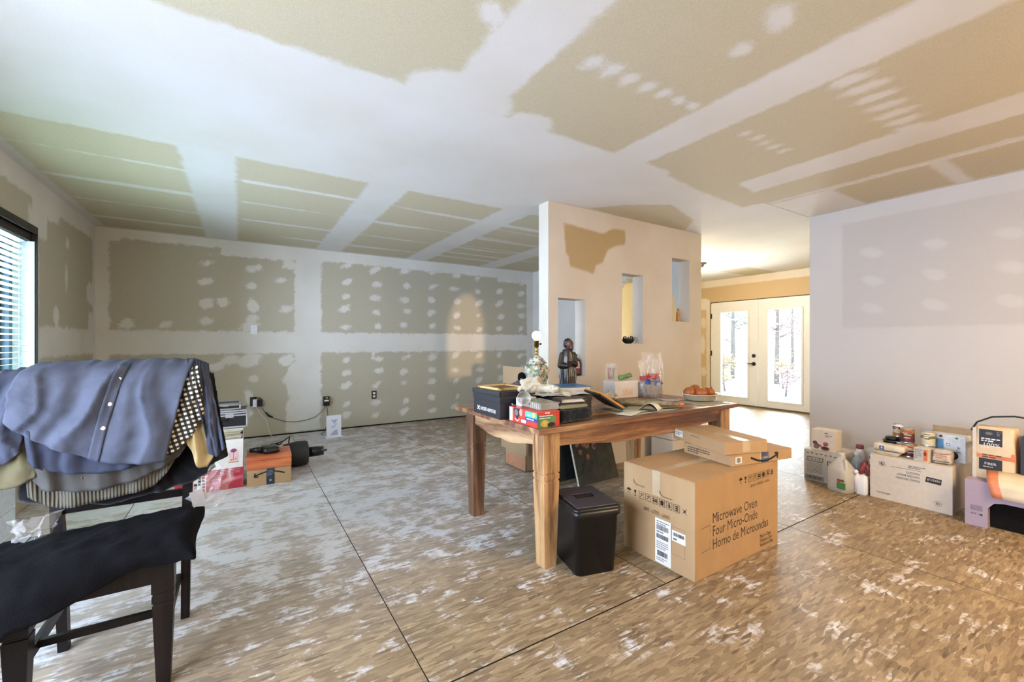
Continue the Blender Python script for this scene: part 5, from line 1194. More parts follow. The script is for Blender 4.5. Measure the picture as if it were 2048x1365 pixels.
b = MB(); b.tube([(.02 + .05 * math.cos(k * .9) + .004 * k, .12 + .02 * math.sin(k * .9), .02 + .004 * (k % 5)) for k in range(18)] + [(.14, .13, .05), (.2, .15, .08), (.19, .16, .02)], .006, n=6); b.build('cord', BLKP, t)
t = thing('black_lantern', 'black ribbed cylindrical lamp head with a narrow barrel lying beside the orange box', 'lamp', (.50, 4.62, .118), 0)
T = Matrix.Rotation(PI/2, 4, 'Y'); b = MB(); b.lathe([(.085, -.16), (.10, -.15), (.117, -.05), (.117, .04), (.105, .06), (.06, .062)], None, T, n=30); b.build('hood', M('black_ribbed', '27292a', .6, .2, 90), t)
b = MB(); b.lathe([(.048, .062), (.048, .16), (.044, .165), (.044, .20), (.02, .205)], None, T, n=24); b.tube([(.19, -.02, 0), (.23, -.03, .01)], .01, n=6); b.build('barrel', BLKP, t)
# ------------------------------------------------------------------ right wall group
OFFW = M('offwhite_card', 'd3c8b8', .7, .04)
def rightbox(name, label, x0, yA, yB, z0, h, depth, mat, rot=0, cat='box', tape=False):
    """box whose printed face looks to -x; yA is the left edge seen from the room"""
    return carton(name, label, cat, (x0 + depth / 2, (yA + yB) / 2, z0), depth, yA - yB, h, rot, mat=mat, seam='y', tape=tape)
GC = M('grey_white_card', 'bdb8ae', .75, .04)
t = rightbox('battery_carton', 'grey-white printed carton on the floor at the corner of the right wall', 4.18, 1.812, 1.53, 0, .262, .32, GC)
p = Print(*face(.32, .282, .262, 'left'))
p.poly([(.018, .165), (.028, .205), (.15, .205), (.14, .165)], BLK); p.poly([(.024, .17), (.032, .2), (.144, .2), (.136, .17)], GC); p.text('PRIME', .032, .174, .026, BLK, .10, bold=True)
p.text('DEF', .172, .155, .055, BLK, .105, bold=True); p.lines(.175, .135, .275, 4, .014, .006, GRY, 2); p.lines(.02, .15, .14, 9, .011, .004, GRY, 3); p.frame(.012, .012, .15, .045, .003, BLK); p.barcode(.022, .018, .14, .04, BLK, 3)
for k in range(7): p.ell(.03 + k * .034, .235 + .004 * (k % 2), .011, .006, GRY, 8)
p.frame(.175, .05, .25, .085, .001, GRY); p.lines(.175, .042, .26, 3, .012, .004, GRY, 5); p.build('front_print', None, t)
t = rightbox('cup_set_carton', 'small white carton with measuring cups picture, on top of the printed carton', 4.22, 1.775, 1.60, .2626, .175, .15, OFFW, R(2))
p = Print(*face(.15, .175, .175, 'left')); MR = M('maroon_print', '7a3038', .4)
p.lines(.10, .15, .16, 1, .01, .007, INK, 1); p.lines(.105, .13, .16, 2, .01, .006, GRY, 2); p.ell(.04, .03, .022, .02, GRY); p.ell(.03, .062, .018, .016, MR); p.poly([(.03, .05), (.075, .03), (.08, .04), (.04, .066)], MR); p.ell(.105, .022, .032, .018, MR); p.ell(.105, .026, .022, .009, BLK); p.rect(.095, .045, .125, .06, MR); p.ell(.11, .065, .02, .013, M('magenta_print', 'a0506a', .4))
p.build('front_print', None, t)
MILK = M('milky_plastic', 'e6e2d8', .3, .03, alpha=.66)
t = thing('water_jug', 'empty translucent gallon jug with a green label, before the printed carton', 'jug', (4.085, 1.50, 0), R(-10))
b = MB(); loft(b, [[(x, y, z) for x, y in rrect(.155 * s, .155 * s, .045 * s)] for z, s in ((0, .92), (.008, 1), (.165, 1), (.185, .97), (.24, .52), (.262, .30), (.268, .27), (.285, .27))]); b.build('jug_body', MILK, t)
b = MB(); b.lathe([(.022, .283), (.024, .285), (.024, .305), (.02, .306)], n=18); b.build('cap', MILK, t)
b = MB(); b.tube([(-.02, -.035, .26), (-.035, -.055, .24), (-.052, -.065, .19), (-.045, -.06, .165)], .011, n=10); b.build('handle', MILK, t)
p = Print((-.0785, .0775, 0), (0, -1, 0), (0, 0, 1), .001); p.rect(.088, .035, .152, .09, M('label_green', '4f8a4c', .5)); p.rect(.088, .088, .152, .094, WHT); p.ell(.105, .10, .016, .013, M('apple_red', 'b5443a', .5)); p.ell(.13, .102, .014, .012, M('apple_brown', '7a5a3c', .5)); p.build('label', None, t)
t = thing('blue_bottle', 'clear bottle of blue liquid behind the empty jug', 'bottle', (4.255, 1.455, 0), 0)
b = MB(); b.lathe([(.045, 0), (.05, .01), (.05, .20), (.03, .245), (.018, .26), (.018, .275)], n=22); b.build('bottle', M('clear_blueish', 'b8c2c6', .15, .0, alpha=.5), t)
b = MB(); b.lathe([(.046, .006), (.0485, .012), (.0485, .19), (.04, .205)], n=22); b.build('liquid', M('blue_liquid', '3f5f86', .2), t)
b = MB(); b.lathe([(.021, .27), (.022, .272), (.022, .295), (.02, .297)], n=18); b.build('cap', MILK, t)
t = thing('white_bottle', 'tall slim white bottle with a maroon cap, tallest behind the empty jug', 'bottle', (4.40, 1.485, 0), 0); b = MB(); b.lathe([(.03, 0), (.034, .01), (.034, .25), (.024, .29), (.024, .30)], n=18); b.build('bottle', WPL, t)
b = MB(); b.lathe([(.026, .30), (.027, .302), (.027, .33), (.024, .333)], n=18); b.build('cap', MR, t)
t = thing('detergent_jug', 'white detergent jug with a maroon handle area beside the empty jug', 'jug', (4.15, 1.383, 0), R(6))
b = MB(); loft(b, [[(x, y, z) for x, y in rrect(.10 * s, .075 * q, .02)] for z, s, q in ((0, .95, .95), (.008, 1, 1), (.12, 1, 1), (.155, .7, .8))]); b.tube([(-.04, .028, .01), (-.042, .03, .13), (-.03, .02, .16)], [.014, .016, .012], n=10); b.build('body', WPL, t)
b = MB(); b.tube([(-.02, .02, .155), (-.025, .0, .19), (-.015, -.01, .235), (.01, -.02, .25)], [.02, .018, .02, .016], n=12); b.tube([(-.02, -.03, .15), (-.015, -.035, .21), (-.01, -.015, .245)], .010, n=10); b.build('handle', MR, t)
b = MB(); b.sphere((-.052, .03, .175), .017, seg=14); b.build('spout_cap', WPL, t)
t = thing('round_tub_lid', 'round translucent tub lid leaning on the wall behind the bottles', 'lid', (4.52, 1.42, .0), 0)
T = Matrix.Translation((0, 0, .19)) @ Matrix.Rotation(R(80), 4, 'Y'); b = MB(); b.lathe([(.08, 0), (.115, .002), (.118, .012), (.112, .014), (.108, .008), (.01, .006)], None, T, n=30); b.build('lid', MILK, t)
b = MB(); b.lathe([(.09, .0), (.10, .07), (.095, .075)], n=24); b.build('stand_tub', MILK, t)
# frozen-food carton
t = rightbox('frozen_food_carton', 'large white frozen-food carton with upside-down lettering at the right wall', 4.132, 1.33, .872, 0, .33, .33, OFFW)
p = Print(*face(.33, .458, .33, 'left'))
for st, y, wd in (('PANKO BREADED', .196, .135), ('CHICKEN BREAST', .222, .13), ('NUGGETS', .246, .075)): p.text(st, .29, y, .022, BLK, wd, bold=True, flip=True)
p.line([(.13, .262), (.30, .262)], .002, BLK); p.lines(.225, .285, .32, 2, .012, .006, GRY, 2); p.text('KEEP FROZEN', .125, .055, .017, BLK, .085, bold=True, flip=True)
p.poly([(.318, .198), (.40, .192), (.405, .232), (.324, .236)], BLK); p.text('PERDUE', .397, .225, .022, OFFW, .07, bold=True, flip=True)
for x, y, m in ((.075, .27, BLK), (.385, .06, GRY)): p.ell(x, y, .019, .019, m); p.ell(x, y, .0165, .0165, OFFW); p.ell(x, y, .010, .010, m); p.ell(x + .002, y, .005, .004, OFFW)
p.build('front_print', None, t)
t = thing('juice_carton', 'orange, white and navy carton squeezed beside the frozen-food carton', 'carton', (4.30, 1.362, 0), 0)
t.location = (4.255, 1.352, 0)
b = MB(); b.box(-.03, -.014, 0, .05, .012, .29, bev=.003); b.build('body', M('navy_card', '2c3452', .5), t)
p = Print((-.03, .012, 0), (0, -1, 0), (0, 0, 1), .001); p.rect(.0, .07, .026, .30 - .03, WHT); p.rect(.0, .13, .026, .18, M('orange_print', 'd97a3c', .5)); p.rect(.0, .2, .026, .225, M('brown_print', '9a5c34', .5)); p.rect(.006, .09, .026, .12, MATS['orange_print']); p.build('label', None, t)
ZB = .3304
# items on it
t = thing('styrofoam_tray', 'shallow white tray under the wrapped pack on the frozen-food carton', 'tray', (4.20, 1.235, ZB), 0); b = MB(); loft(b, [[(x, y, z) for x, y in rrect(.10 * s, .15 * s, .02)] for z, s in ((0, .8), (.03, 1.08), (.033, 1.08), (.006, .8))]); b.build('tray', M('cream_foam', 'd9cdb4', .6), t)
t = thing('wrapped_pack', 'plastic wrapped white pack with a blue square label on the shallow tray', 'pack', (4.205, 1.225, ZB + .034), R(-3))
o = blob('pack_body', [lambda b: b.box(-.055, -.095, 0, .055, .095, .05, bev=.015)], M('wrapped_cream', 'ddd0b6', .35, .08, 25, .2, 40, coat=.3), .006, 3, .003, 18, parent=t)
p = Print((-.0585, .095, 0), (0, -1, 0), (0, 0, 1), .001); p.rect(.045, .008, .075, .038, M('blue_label', '3f6690', .5)); p.ell(.06, .023, .005, .007, WHT, 8); p.build('label', None, t)
t = thing('black_tubs', 'stacked black plastic tubs behind the wrapped pack', 'tubs', (4.31, 1.245, ZB), 0); b = MB(); b.box(-.06, -.06, 0, .06, .05, .085, bev=.01); b.lathe([(.055, .086), (.06, .09), (.06, .10), (.05, .102)], n=20); b.lathe([(.04, .103), (.045, .107), (.044, .125), (.03, .127)], n=20); b.build('lids', BLKP, t)
def can(label, loc, r, h, cols, grp='cans on the frozen-food carton', tilt=0, seed=1):
    t = thing('food_can', label, 'can', loc, 0, grp)
    b = MB(); b.lathe([(r * .94, 0), (r, .002), (r, .004), (r * .98, .006), (r * .98, h - .006), (r, h - .004), (r, h - .002), (r * .94, h), (r * .9, h - .003)], n=28); b.build('tin', SILV, t)
    b = MB(); n = 28; zs = [0] + [c[0] for c in cols]
    for (za, zb), (q, m) in zip(zip(zs[:-1], zs[1:]), cols): b.lathe([(r * .988, .008 + (h - .016) * za), (r * .988, .008 + (h - .016) * zb)], m, n=n, caps=False)
    b.build('label', None, t)
    b = MB(); rr_ = random.Random(seed); m1 = WHT
    for k in range(5):
        a = PI + rr_.uniform(-.3, .9) * .5; z = h * (.35 + .1 * k); wd = rr_.uniform(.3, .7); rad = r * .995
        vs = [(rad * math.cos(a + wd * (q / 4 - .5) * 1.6), rad * math.sin(a + wd * (q / 4 - .5) * 1.6), z + dz) for dz in (0, h * .05) for q in range(5)]
        b._add(vs, [(q, q + 1, q + 6, q + 5) for q in range(4)], [M('label_cream', 'd8c9a4', .5), MR, WHT][k % 3])
    b.build('label_lettering', None, t); t.rotation_euler.y = tilt; return t
CB = M('can_brown', '5a3326', .4); CO = M('can_orange', 'b0723c', .4); CC = M('can_cream', 'cfc3a2', .45); CDG = M('can_green', '5f7350', .4); CM = M('can_maroon', '5a2832', .4)
can('dark brown soup can, lower of the pair left of the small white carton', (4.27, 1.135, ZB), .042, .10, ((.35, CM), (.6, CB), (1, CO)), seed=2)
can('yellow-green can standing right behind the wrapped pack', (4.30, 1.185 + .012, ZB), .001 + .036, .10, ((1, M('can_yellow', 'b5a860', .4)),), seed=3)
can('cream can hidden behind the small white carton', (4.31, 1.04, ZB), .042, .10, ((.6, CC), (1, CO)), seed=4)
can('orange and brown can with a dark label, upper left of the can stack', (4.285, 1.15, ZB + .1006), .042, .112, ((.35, CM), (.7, CB), (1, CO)), seed=5)
can('green and cream can with a red oval, upper right of the can stack', (4.29, 1.035, ZB + .1006), .040, .11, ((.25, CC), (.5, CC), (.72, CDG), (1, CC)), seed=6)
can('narrow white and orange can at the far left of the can stack', (4.34, 1.22, ZB + .128), .032, .10, ((.3, CO), (.6, CC), (.85, CM), (1, WHT)), seed=7)
t = rightbox('food_carton', 'small white open carton with an orange end panel, front of the frozen-food carton top', 4.165, 1.065, .985, ZB, .098, .10, OFFW, R(-8)); 
t.location = (4.205, 1.035, ZB); 
p = Print(*face(.10, .08, .098, 'left')); p.rect(.0, .0, .052, .096, GC); p.rect(.055, .01, .079, .09, MATS['orange_print']); p.lines(.005, .08, .045, 5, .014, .005, GRY, 3); p.ell(.065, .06, .008, .016, MR, 10); p.build('front_print', None, t)
o = blob('snack_bag', [lambda b: b.box(-.04, -.05, 0, .04, .05, .10, bev=.02)], M('white_brown_bag', 'cbbba4', .5, .25, 14, .2, 40), .006, 2, .006, 22)
tag(o, 'crumpled white paper bag with brown stripes on the right end of the frozen-food carton', 'bag'); o.location = (4.215, .935, ZB + .004)
p = Print((-.05, .05, 0), (0, -1, 0), (0, 0, 1), .001); p.line([(.005, .075), (.04, .07), (.09, .078)], .004, MR); p.line([(.01, .02), (.05, .018), (.09, .024)], .005, CB); p.lines(.02, .055, .08, 2, .014, .008, MATS['orange_print'], 4); p.build('bag_print', None, o)
t = thing('blue_white_carton', 'tilted blue and white food carton with open flaps behind the crumpled bag', 'box', (4.36, .99, ZB + .10), R(-6))
t.location = (4.40, .955, ZB + .0)
b = MB(); b.box(-.05, -.11, 0, .05, .10, .19, bev=.002); b.build('body', M('bright_white_card', 'd6dadc', .5), t)
p = Print((-.05, .10, 0), (0, -1, 0), (0, 0, 1), .001); p.rect(.0, .03, .095, .155, M('sky_blue_print', '5f92bd', .5)); p.ell(.08, .175, .01, .01, CB, 10); p.ell(.165, .172, .01, .008, CDG, 10); p.ell(.12, .12, .012, .012, M('sky_blue_print', '5f92bd'), 12); p.ell(.12, .12, .008, .008, WHT, 12)
p.text('ALE', .165, .115, .028, BLK, .05, bold=True, ang=-PI/2); p.build('front_print', None, t)
b = MB(); b.box(-.05, -.155, .15, .06, -.112, .154, None, Matrix.Rotation(R(0), 4, 'Z')); b.box(.052, -.11, .12, .056, .10, .235, None); b.build('flap', M('tan_lining', '9a8468', .8), t)
o = blob('black_plastic_bag', [caps((-.02, 0, .04), (.03, -.02, .12), .05, .03), caps((0, -.04, .02), (.04, .03, .04), .04, .04)], M('black_bag_plastic', '17171b', .35, .2, 30), .008, 2, .01, 20)
tag(o, 'black plastic bag slumped at the right back corner of the frozen-food carton', 'bag'); o.location = (4.385, .835, ZB + .012); o.location = (4.42, .80, .30); o.location = (4.36, .90, ZB + .0)
o.scale = (.8, .55, 1.0); o.location = (4.39, .91, ZB + .006)
# foam step stool with bags
t = thing('step_stool', 'lilac-grey foam step stool with an arched opening at the right wall', 'stool', (4.20, .535, 0), 0)
LILAC = M('lilac_foam', 'a898a8', .75, .06, 200, .1, 300)
out = [(.26, 0), (.26, .294), (-.26, .294), (-.26, 0), (-.158, 0), (-.158, .13), (-.13, .168), (-.09, .178), (.09, .178), (.13, .168), (.158, .13), (.158, 0)]
b = MB(); b.prism(out, -.16, .16, None, axis='x'); b.build('stool_body', LILAC, t)
p = Print((-.16, .26, 0), (0, -1, 0), (0, 0, 1), .001); p.rect(.025, .10, .08, .135, M('worn_patch', '8d8090', .8)); p.text('set up', .025, .075, .02, BLK, .055, bold=True); p.ell(.075, .078, .006, .006, BLK, 8); p.build('print', None, t)
b = MB(); b.prism([(a * .995, c * .995) for a, c in [(.158, 0.001), (.158, .13), (.13, .168), (.09, .178), (-.09, .178), (-.13, .168), (-.158, .13), (-.158, 0.001)]], -.10, .158, None, axis='x'); b.build('opening_shade_block', BLKF, t)  # black block added inside, stands in for the shade in the opening
ZS = .2945
t = thing('pet_food_bag', 'cream food bag with a black 100% panel and orange band on the lilac stool', 'bag', (4.22, .68, ZS), R(-4))
b = MB(); loft(b, [[(x, y, z) for x, y in rrect(.15 * q, .185 * s, .02)] for z, s, q in ((0, 1.0, 1), (.01, 1.06, 1), (.2, 1.02, 1), (.31, .96, .9), (.335, .93, .75), (.34, .92, .7))]); b.build('body', M('cream_bag', 'd9bf98', .45, .04), t)
p = Print((-.077, .096, 0), (0, -1, 0), Vector((.02, 0, 1)), .001); p.rect(.03, .19, .135, .325, BLKC); p.rect(.03, .06, .135, .135, BLKC); p.rect(-.002, .137, .194, .185, M('band_orange', 'd5783f', .45)); p.poly([(-.0, .0), (.02, .0), (.018, .33), (0, .33)], OFFW)
p.text('100%', .045, .215, .034, WHT, .08, bold=True); p.lines(.04, .26, .125, 2, .014, .008, WHT, 3); p.lines(.04, .205, .125, 1, .01, .004, WHT, 3); p.ell(.075, .30, .018, .01, GRY, 10); p.lines(.11, .31, .133, 3, .01, .006, GRY, 3); p.text('FIBER', .055, .095, .022, WHT, .055, bold=True); p.lines(.045, .155, .135, 2, .014, .008, CB, 5); p.lines(.05, .08, .12, 1, .014, .004, WHT, 6)
p.build('front_print', None, t)
t = thing('red_food_bag', 'dark red food bag right of the cream bag at the frame edge', 'bag', (4.215, .475, ZS), R(3))
b = MB(); loft(b, [[(x, y, z) for x, y in rrect(.15 * q, .19 * s, .02)] for z, s, q in ((0, 1.0, 1), (.01, 1.04, 1), (.2, 1.02, 1), (.29, .96, .9), (.315, .93, .7), (.32, .92, .65))]); b.build('body', M('dark_red_bag', '8f2f28', .45, .08), t)
p = Print((-.078, .098, 0), (0, -1, 0), Vector((.02, 0, 1)), .001); p.rect(.0, .0, .02, .31, BLKC); p.poly([(.03, .22), (.10, .22), (.12, .29), (.04, .295)], MATS['can_brown']); p.ell(.06, .25, .022, .018, MATS['can_orange']); p.text('SUPER', .07, .13, .03, WHT, .09, bold=True); p.lines(.05, .10, .16, 2, .014, .006, WHT, 4); p.build('front_print', None, t)
# long cream bag draped over the stool edge
t = thing('draped_food_bag', 'cream flat bag with an orange striped end draped over the stool front edge', 'bag', (4.04, .55, ZS), 0)
cm_ = M('cream_matte_bag', 'dccdb0', .6, .05, 12, .15, 30); om_ = M('orange_stripe_bag', 'e08a63', .55)
pts = []
prof = [(.10, .012), (.05, .016), (.012, .02), (-.012, .012), (-.018, -.02), (-.016, -.055), (-.02, -.085)]
b = MB()
for i, (x, z) in enumerate(prof):
    row = []
    for k in range(17):
        u = k / 16; row.append((x + .004 * math.sin(u * 9 + i), .165 - u * .42 - .012 * i * (1 - u) * .6, z + .008 * math.sin(u * 5 + i * .6) * (i < 3) + (.05 if i == 0 else .015 if i == 1 else 0)))
    pts.append(row)
b.grid(pts, mfun=lambda j, k: om_ if k < 2 else cm_); o = b.build('bag_sheet', None, t, recalc=False); sm_ = o.modifiers.new('t', 'SOLIDIFY'); sm_.thickness = .006; sm_.offset = 1
t = thing('extension_lead', 'thick black cord looping behind the food bags by the right wall', 'cable', (4.5, .8, 0)); b = MB(); b.tube([(-.08, .10, .42), (-.06, .07, .50), (-.02, .02, .62), (0, -.05, .665), (.02, -.15, .68), (.02, -.3, .665), (.02, -.45, .655)], .006, n=8); b.tube([(-.08, .103, .40), (-.08, .10, .425)], .012, n=8); b.tube([(-.08, .105, .40), (-.07, .12, .2), (-.03, .1, .02), (.1, .0, .006)], .005, n=8); b.build('cord', BLKP, t)

# ------------------------------------------------------------------ dark chair
ch = thing('dining_chair', 'dark espresso wooden chair heaped with draped clothes at the left edge', 'chair', (-.39, 2.14, 0))
cx_ = lambda x: x + .39
cy_ = lambda y: y - 2.14
def hexa(b, p0, p1, w0, d0, w1, d1, m=None):
    """tapered square bar between two points"""
    P0, P1 = Vector(p0), Vector(p1)
    r0 = [(P0.x + sx * w0/2, P0.y + sy * d0/2, P0.z) for sx, sy in ((1, 1), (-1, 1), (-1, -1), (1, -1))]
    r1 = [(P1.x + sx * w1/2, P1.y + sy * d1/2, P1.z) for sx, sy in ((1, 1), (-1, 1), (-1, -1), (1, -1))]
    loft(b, [r0, r1], m, smooth=False)
for x in (-.225, -.575):
    b = MB(); X_, Y_ = cx_(x), cy_(1.925)
    def sq(h, z): return [(X_ + a * h, Y_ + c * h, z) for a, c in ((1, 1), (-1, 1), (-1, -1), (1, -1))]
    loft(b, [sq(.019, 0), sq(.029, .285), sq(.026, .288), sq(.026, .293), sq(.03, .296), sq(.03, .318), sq(.027, .321), sq(.027, .326), sq(.031, .329), sq(.031, .43)], smooth=False)
    b.build('leg', WDARK, ch)
for x, xt in ((-.20, -.19), (-.575, -.625)):
    b = MB(); X_ = cx_(x)
    ps = [(x, 2.335, 0, .03, .034), (x + (x - xt) * -.3, 2.345, .40, .034, .042), (xt * .5 + x * .5, 2.36, .5, .034, .042), (xt, 2.42, 1.03, .03, .026)]
    loft(b, [[(cx_(a) + sx * w/2, cy_(y) + sy * d/2, z) for sx, sy in ((1, 1), (-1, 1), (-1, -1), (1, -1))] for a, y, z, w, d in ps], smooth=False); b.build('rear_leg', WDARK, ch)
b = MB(); loft(b, [[(cx_(x), cy_(y), z) for x, y in ((-.185, 1.89), (-.615, 1.89), (-.60, 2.36), (-.185, 2.36))] for z in (.432, .452)], smooth=False); b.build('seat', WDARK, ch)
b = MB(); b.box(cx_(-.56), cy_(1.905), .36, cx_(-.24), cy_(1.925), .431); b.build('apron', WDARK, ch)
b = MB(); b.box(cx_(-.56), cy_(2.335), .36, cx_(-.22), cy_(2.35), .431); b.build('apron', WDARK, ch)
for x in (-.222, -.578):
    b = MB(); b.box(cx_(x) - .009, cy_(1.94), .37, cx_(x) + .009, cy_(2.33), .431); b.build('apron', WDARK, ch)
    b = MB(); b.box(cx_(x) - .009, cy_(1.94), .165, cx_(x) + .009, cy_(2.33), .195); b.build('stretcher', WDARK, ch)
b = MB(); b.box(cx_(-.57), cy_(2.06), .168, cx_(-.23), cy_(2.08), .192); b.build('stretcher', WDARK, ch)
b = MB(); b.box(cx_(-.625), cy_(2.41), .95, cx_(-.19), cy_(2.43), 1.045, bev=.004); b.build('top_rail', WDARK, ch)
for x in (-.31, -.41, -.51):
    b = MB(); b.box(cx_(x) - .02, cy_(2.375), .52, cx_(x) + .02, cy_(2.387), .96, None, Matrix.Rotation(R(0), 4, 'X')); b.build('slat', WDARK, ch)
b = MB(); b.box(cx_(-.60), cy_(2.355), .52, cx_(-.20), cy_(2.375), .55); b.build('lower_rail', WDARK, ch)

# ------------------------------------------------------------------ clothes
from mathutils import noise as mn
def interp(pts, s):
    """polyline by arc parameter"""
    P_ = [Vector(p) for p in pts]; L_ = [0]
    for a, c in zip(P_[:-1], P_[1:]): L_.append(L_[-1] + (c - a).length)
    x = s * L_[-1]
    for i in range(len(P_) - 1):
        if x <= L_[i + 1] or i == len(P_) - 2:
            t_ = (x - L_[i]) / max(1e-9, L_[i + 1] - L_[i]); return P_[i].lerp(P_[i + 1], t_)
RY, YF = 2.40, 2.235
def drape(name, top, hem, mat, yf=YF, fold=.010, nf=7, seed=0, th=.004, back=.18, ns=64, nt=40, ripple=.0, parent=None, label=None, bulge=.03, topy=RY - .02, hemdy=0):
    rows = []
    for j in range(-8, nt + 1):
        row = []
        for i in range(ns + 1):
            s = i / ns; A = interp(top, s); B = interp(hem, s)
            if j < 0:
                t_ = -j / 8; q = math.sin(min(1, t_ * 1.2) * PI / 2)
                row.append((A[0], topy + .07 * q, A[1] - .01 - back * t_ ** 1.3)); continue
            t_ = j / nt
            x = A[0] + (B[0] - A[0]) * t_; 
            z = A[1] + (B[1] - A[1]) * (t_ ** 1.12)
            r = 1 - math.exp(-t_ * 9)
            y = topy + (yf - topy) * r - bulge * math.sin(t_ * PI * .9) + hemdy * t_
            ph = mn.noise(Vector((s * 3 + seed, t_ * 1.5, seed))) * 3
            f = fold * min(1, t_ * 5 + .15) * (1.5 - 2.6 * abs(math.sin(nf * s * PI * .55 + ph * .8 + seed)) ** .6 + .7 * math.sin(nf * 1.9 * s * PI + 2 * ph))
            f += fold * 1.2 * math.exp(-t_ * 14) * math.sin(s * 46 + seed * 3 + 3 * mn.noise(Vector((s * 8, seed, 1))))
            f += .006 * mn.fractal(Vector((s * 7 + t_ * 2, t_ * 5, seed + 4)), 1, 2, 3)
            y -= f; z += ripple * math.sin(s * 14 + seed) * t_ + .3 * f * math.exp(-t_ * 14)
            x += .004 * mn.noise(Vector((s * 4, t_ * 9, seed + 8)))
            row.append((x, y, z))
        rows.append(row)
    b = MB(); b.grid(rows); o = b.build(name, mat, parent, recalc=False)
    m = o.modifiers.new('t', 'SOLIDIFY'); m.thickness = th; m.offset = 0
    if label: tag(o, label[0], label[1])
    return o, rows
def cloth_mat(name, c1, c2, sc=400, rough=.9, var=.15):
    return M(name, c1, rough, var, 14, .35, sc, sheen=.0)
DENIM = cloth_mat('chambray_blue', '515460', ''); DENIM2 = cloth_mat('denim_blue_dark', '3a3d4a', ''); GSW = cloth_mat('grey_sweatshirt', '4d4a46', ''); OLV = cloth_mat('olive_beige_cloth', '696148', ''); BEI = cloth_mat('beige_linen', 'b39b6c', '')
def ribs():
    m, nt, bs = newmat('ribbed_knit'); N = nt.nodes; L = nt.links
    tcn = N.new('ShaderNodeTexCoord'); wv = N.new('ShaderNodeTexWave'); wv.wave_type = 'BANDS'; wv.bands_direction = 'X'; wv.inputs['Scale'].default_value = 30; wv.inputs['Distortion'].default_value = .4; L.new(tcn.outputs['Object'], wv.inputs[0])
    r = N.new('ShaderNodeValToRGB'); L.new(wv.outputs['Fac'], r.inputs[0]); r.color_ramp.elements[0].color = hexc('4e493e'); r.color_ramp.elements[1].color = hexc('6a6353')
    L.new(r.outputs[0], bs.inputs['Base Color']); bs.inputs['Roughness'].default_value = .95
    bp = N.new('ShaderNodeBump'); bp.inputs['Distance'].default_value = .004; L.new(wv.outputs['Fac'], bp.inputs['Height']); L.new(bp.outputs[0], bs.inputs['Normal'])
    return m
def gingham():
    m, nt, bs = newmat('black_white_gingham'); N = nt.nodes; L = nt.links
    tcn = N.new('ShaderNodeTexCoord'); mp = N.new('ShaderNodeMapping'); mp.inputs['Rotation'].default_value = (0, R(14), 0); L.new(tcn.outputs['Object'], mp.inputs[0])
    sp_ = N.new('ShaderNodeSeparateXYZ'); L.new(mp.outputs[0], sp_.inputs[0]); fs = []
    for q in (0, 2):
        mu = N.new('ShaderNodeMath'); mu.operation = 'MULTIPLY'; mu.inputs[1].default_value = 52; L.new(sp_.outputs[q], mu.inputs[0])
        fr_ = N.new('ShaderNodeMath'); fr_.operation = 'FRACT'; L.new(mu.outputs[0], fr_.inputs[0]); g_ = N.new('ShaderNodeMath'); g_.operation = 'GREATER_THAN'; g_.inputs[1].default_value = .5; L.new(fr_.outputs[0], g_.inputs[0]); fs.append(g_)
    ad_ = N.new('ShaderNodeMath'); L.new(fs[0].outputs[0], ad_.inputs[0]); L.new(fs[1].outputs[0], ad_.inputs[1]); dv = N.new('ShaderNodeMath'); dv.operation = 'MULTIPLY'; dv.inputs[1].default_value = .5; L.new(ad_.outputs[0], dv.inputs[0])
    r = N.new('ShaderNodeValToRGB'); r.color_ramp.interpolation = 'CONSTANT'; L.new(dv.outputs[0], r.inputs[0]); e = r.color_ramp.elements; e[0].color = hexc('16130f'); e[1].position = .75; e[1].color = hexc('e0d6c0'); x = e.new(.3); x.color = hexc('3a342c')
    L.new(r.outputs[0], bs.inputs['Base Color']); bs.inputs['Roughness'].default_value = .9; return m
RIB = ribs(); GING = gingham()
# innermost first
drape('black_garment', [(-.66, 1.055), (-.17, 1.06)], [(-.70, .60), (-.45, .54), (-.30, .56), (-.17, .585), (-.09, .64)], BLKF, yf=2.32, seed=2, label=('black garment hanging innermost under the pile on the chair back', 'clothes'), bulge=.0)
drape('ribbed_sweater', [(-.67, 1.07), (-.17, 1.07)], [(-.655, .625), (-.61, .582), (-.57, .562), (-.48, .568), (-.36, .585), (-.30, .60), (-.255, .65), (-.20, .76)], RIB, yf=2.285, seed=5, fold=.006, label=('grey ribbed knit sweater, lowest hem of the clothes pile on the chair', 'sweater'), bulge=.02, th=.008)
drape('grey_sweatshirt', [(-.675, 1.085), (-.16, 1.085)], [(-.64, .685), (-.61, .648), (-.52, .622), (-.45, .622), (-.36, .635), (-.28, .67), (-.215, .715), (-.17, .80)], GSW, yf=2.262, seed=9, fold=.007, label=('grey sweatshirt hanging between the ribbed sweater and the blue layer', 'sweatshirt'), bulge=.025, th=.008)
drape('olive_jacket', [(-.95, 1.01), (-.70, 1.06), (-.58, 1.075)], [(-.95, .70), (-.85, .66), (-.76, .655), (-.68, .67), (-.63, .70)], OLV, yf=2.27, seed=3, fold=.010, nf=4, label=('olive beige garment hanging at the left end of the clothes pile', 'jacket'), bulge=.02, th=.008, ns=34)
drape('denim_shirt', [(-.66, 1.10), (-.17, 1.10)], [(-.64, .76), (-.61, .728), (-.53, .70), (-.45, .69), (-.38, .695), (-.30, .72), (-.25, .77)], DENIM2, yf=2.235, seed=12, fold=.006, label=('darker blue denim shirt showing below the buttoned blue shirt', 'shirt'), bulge=.03, th=.006)
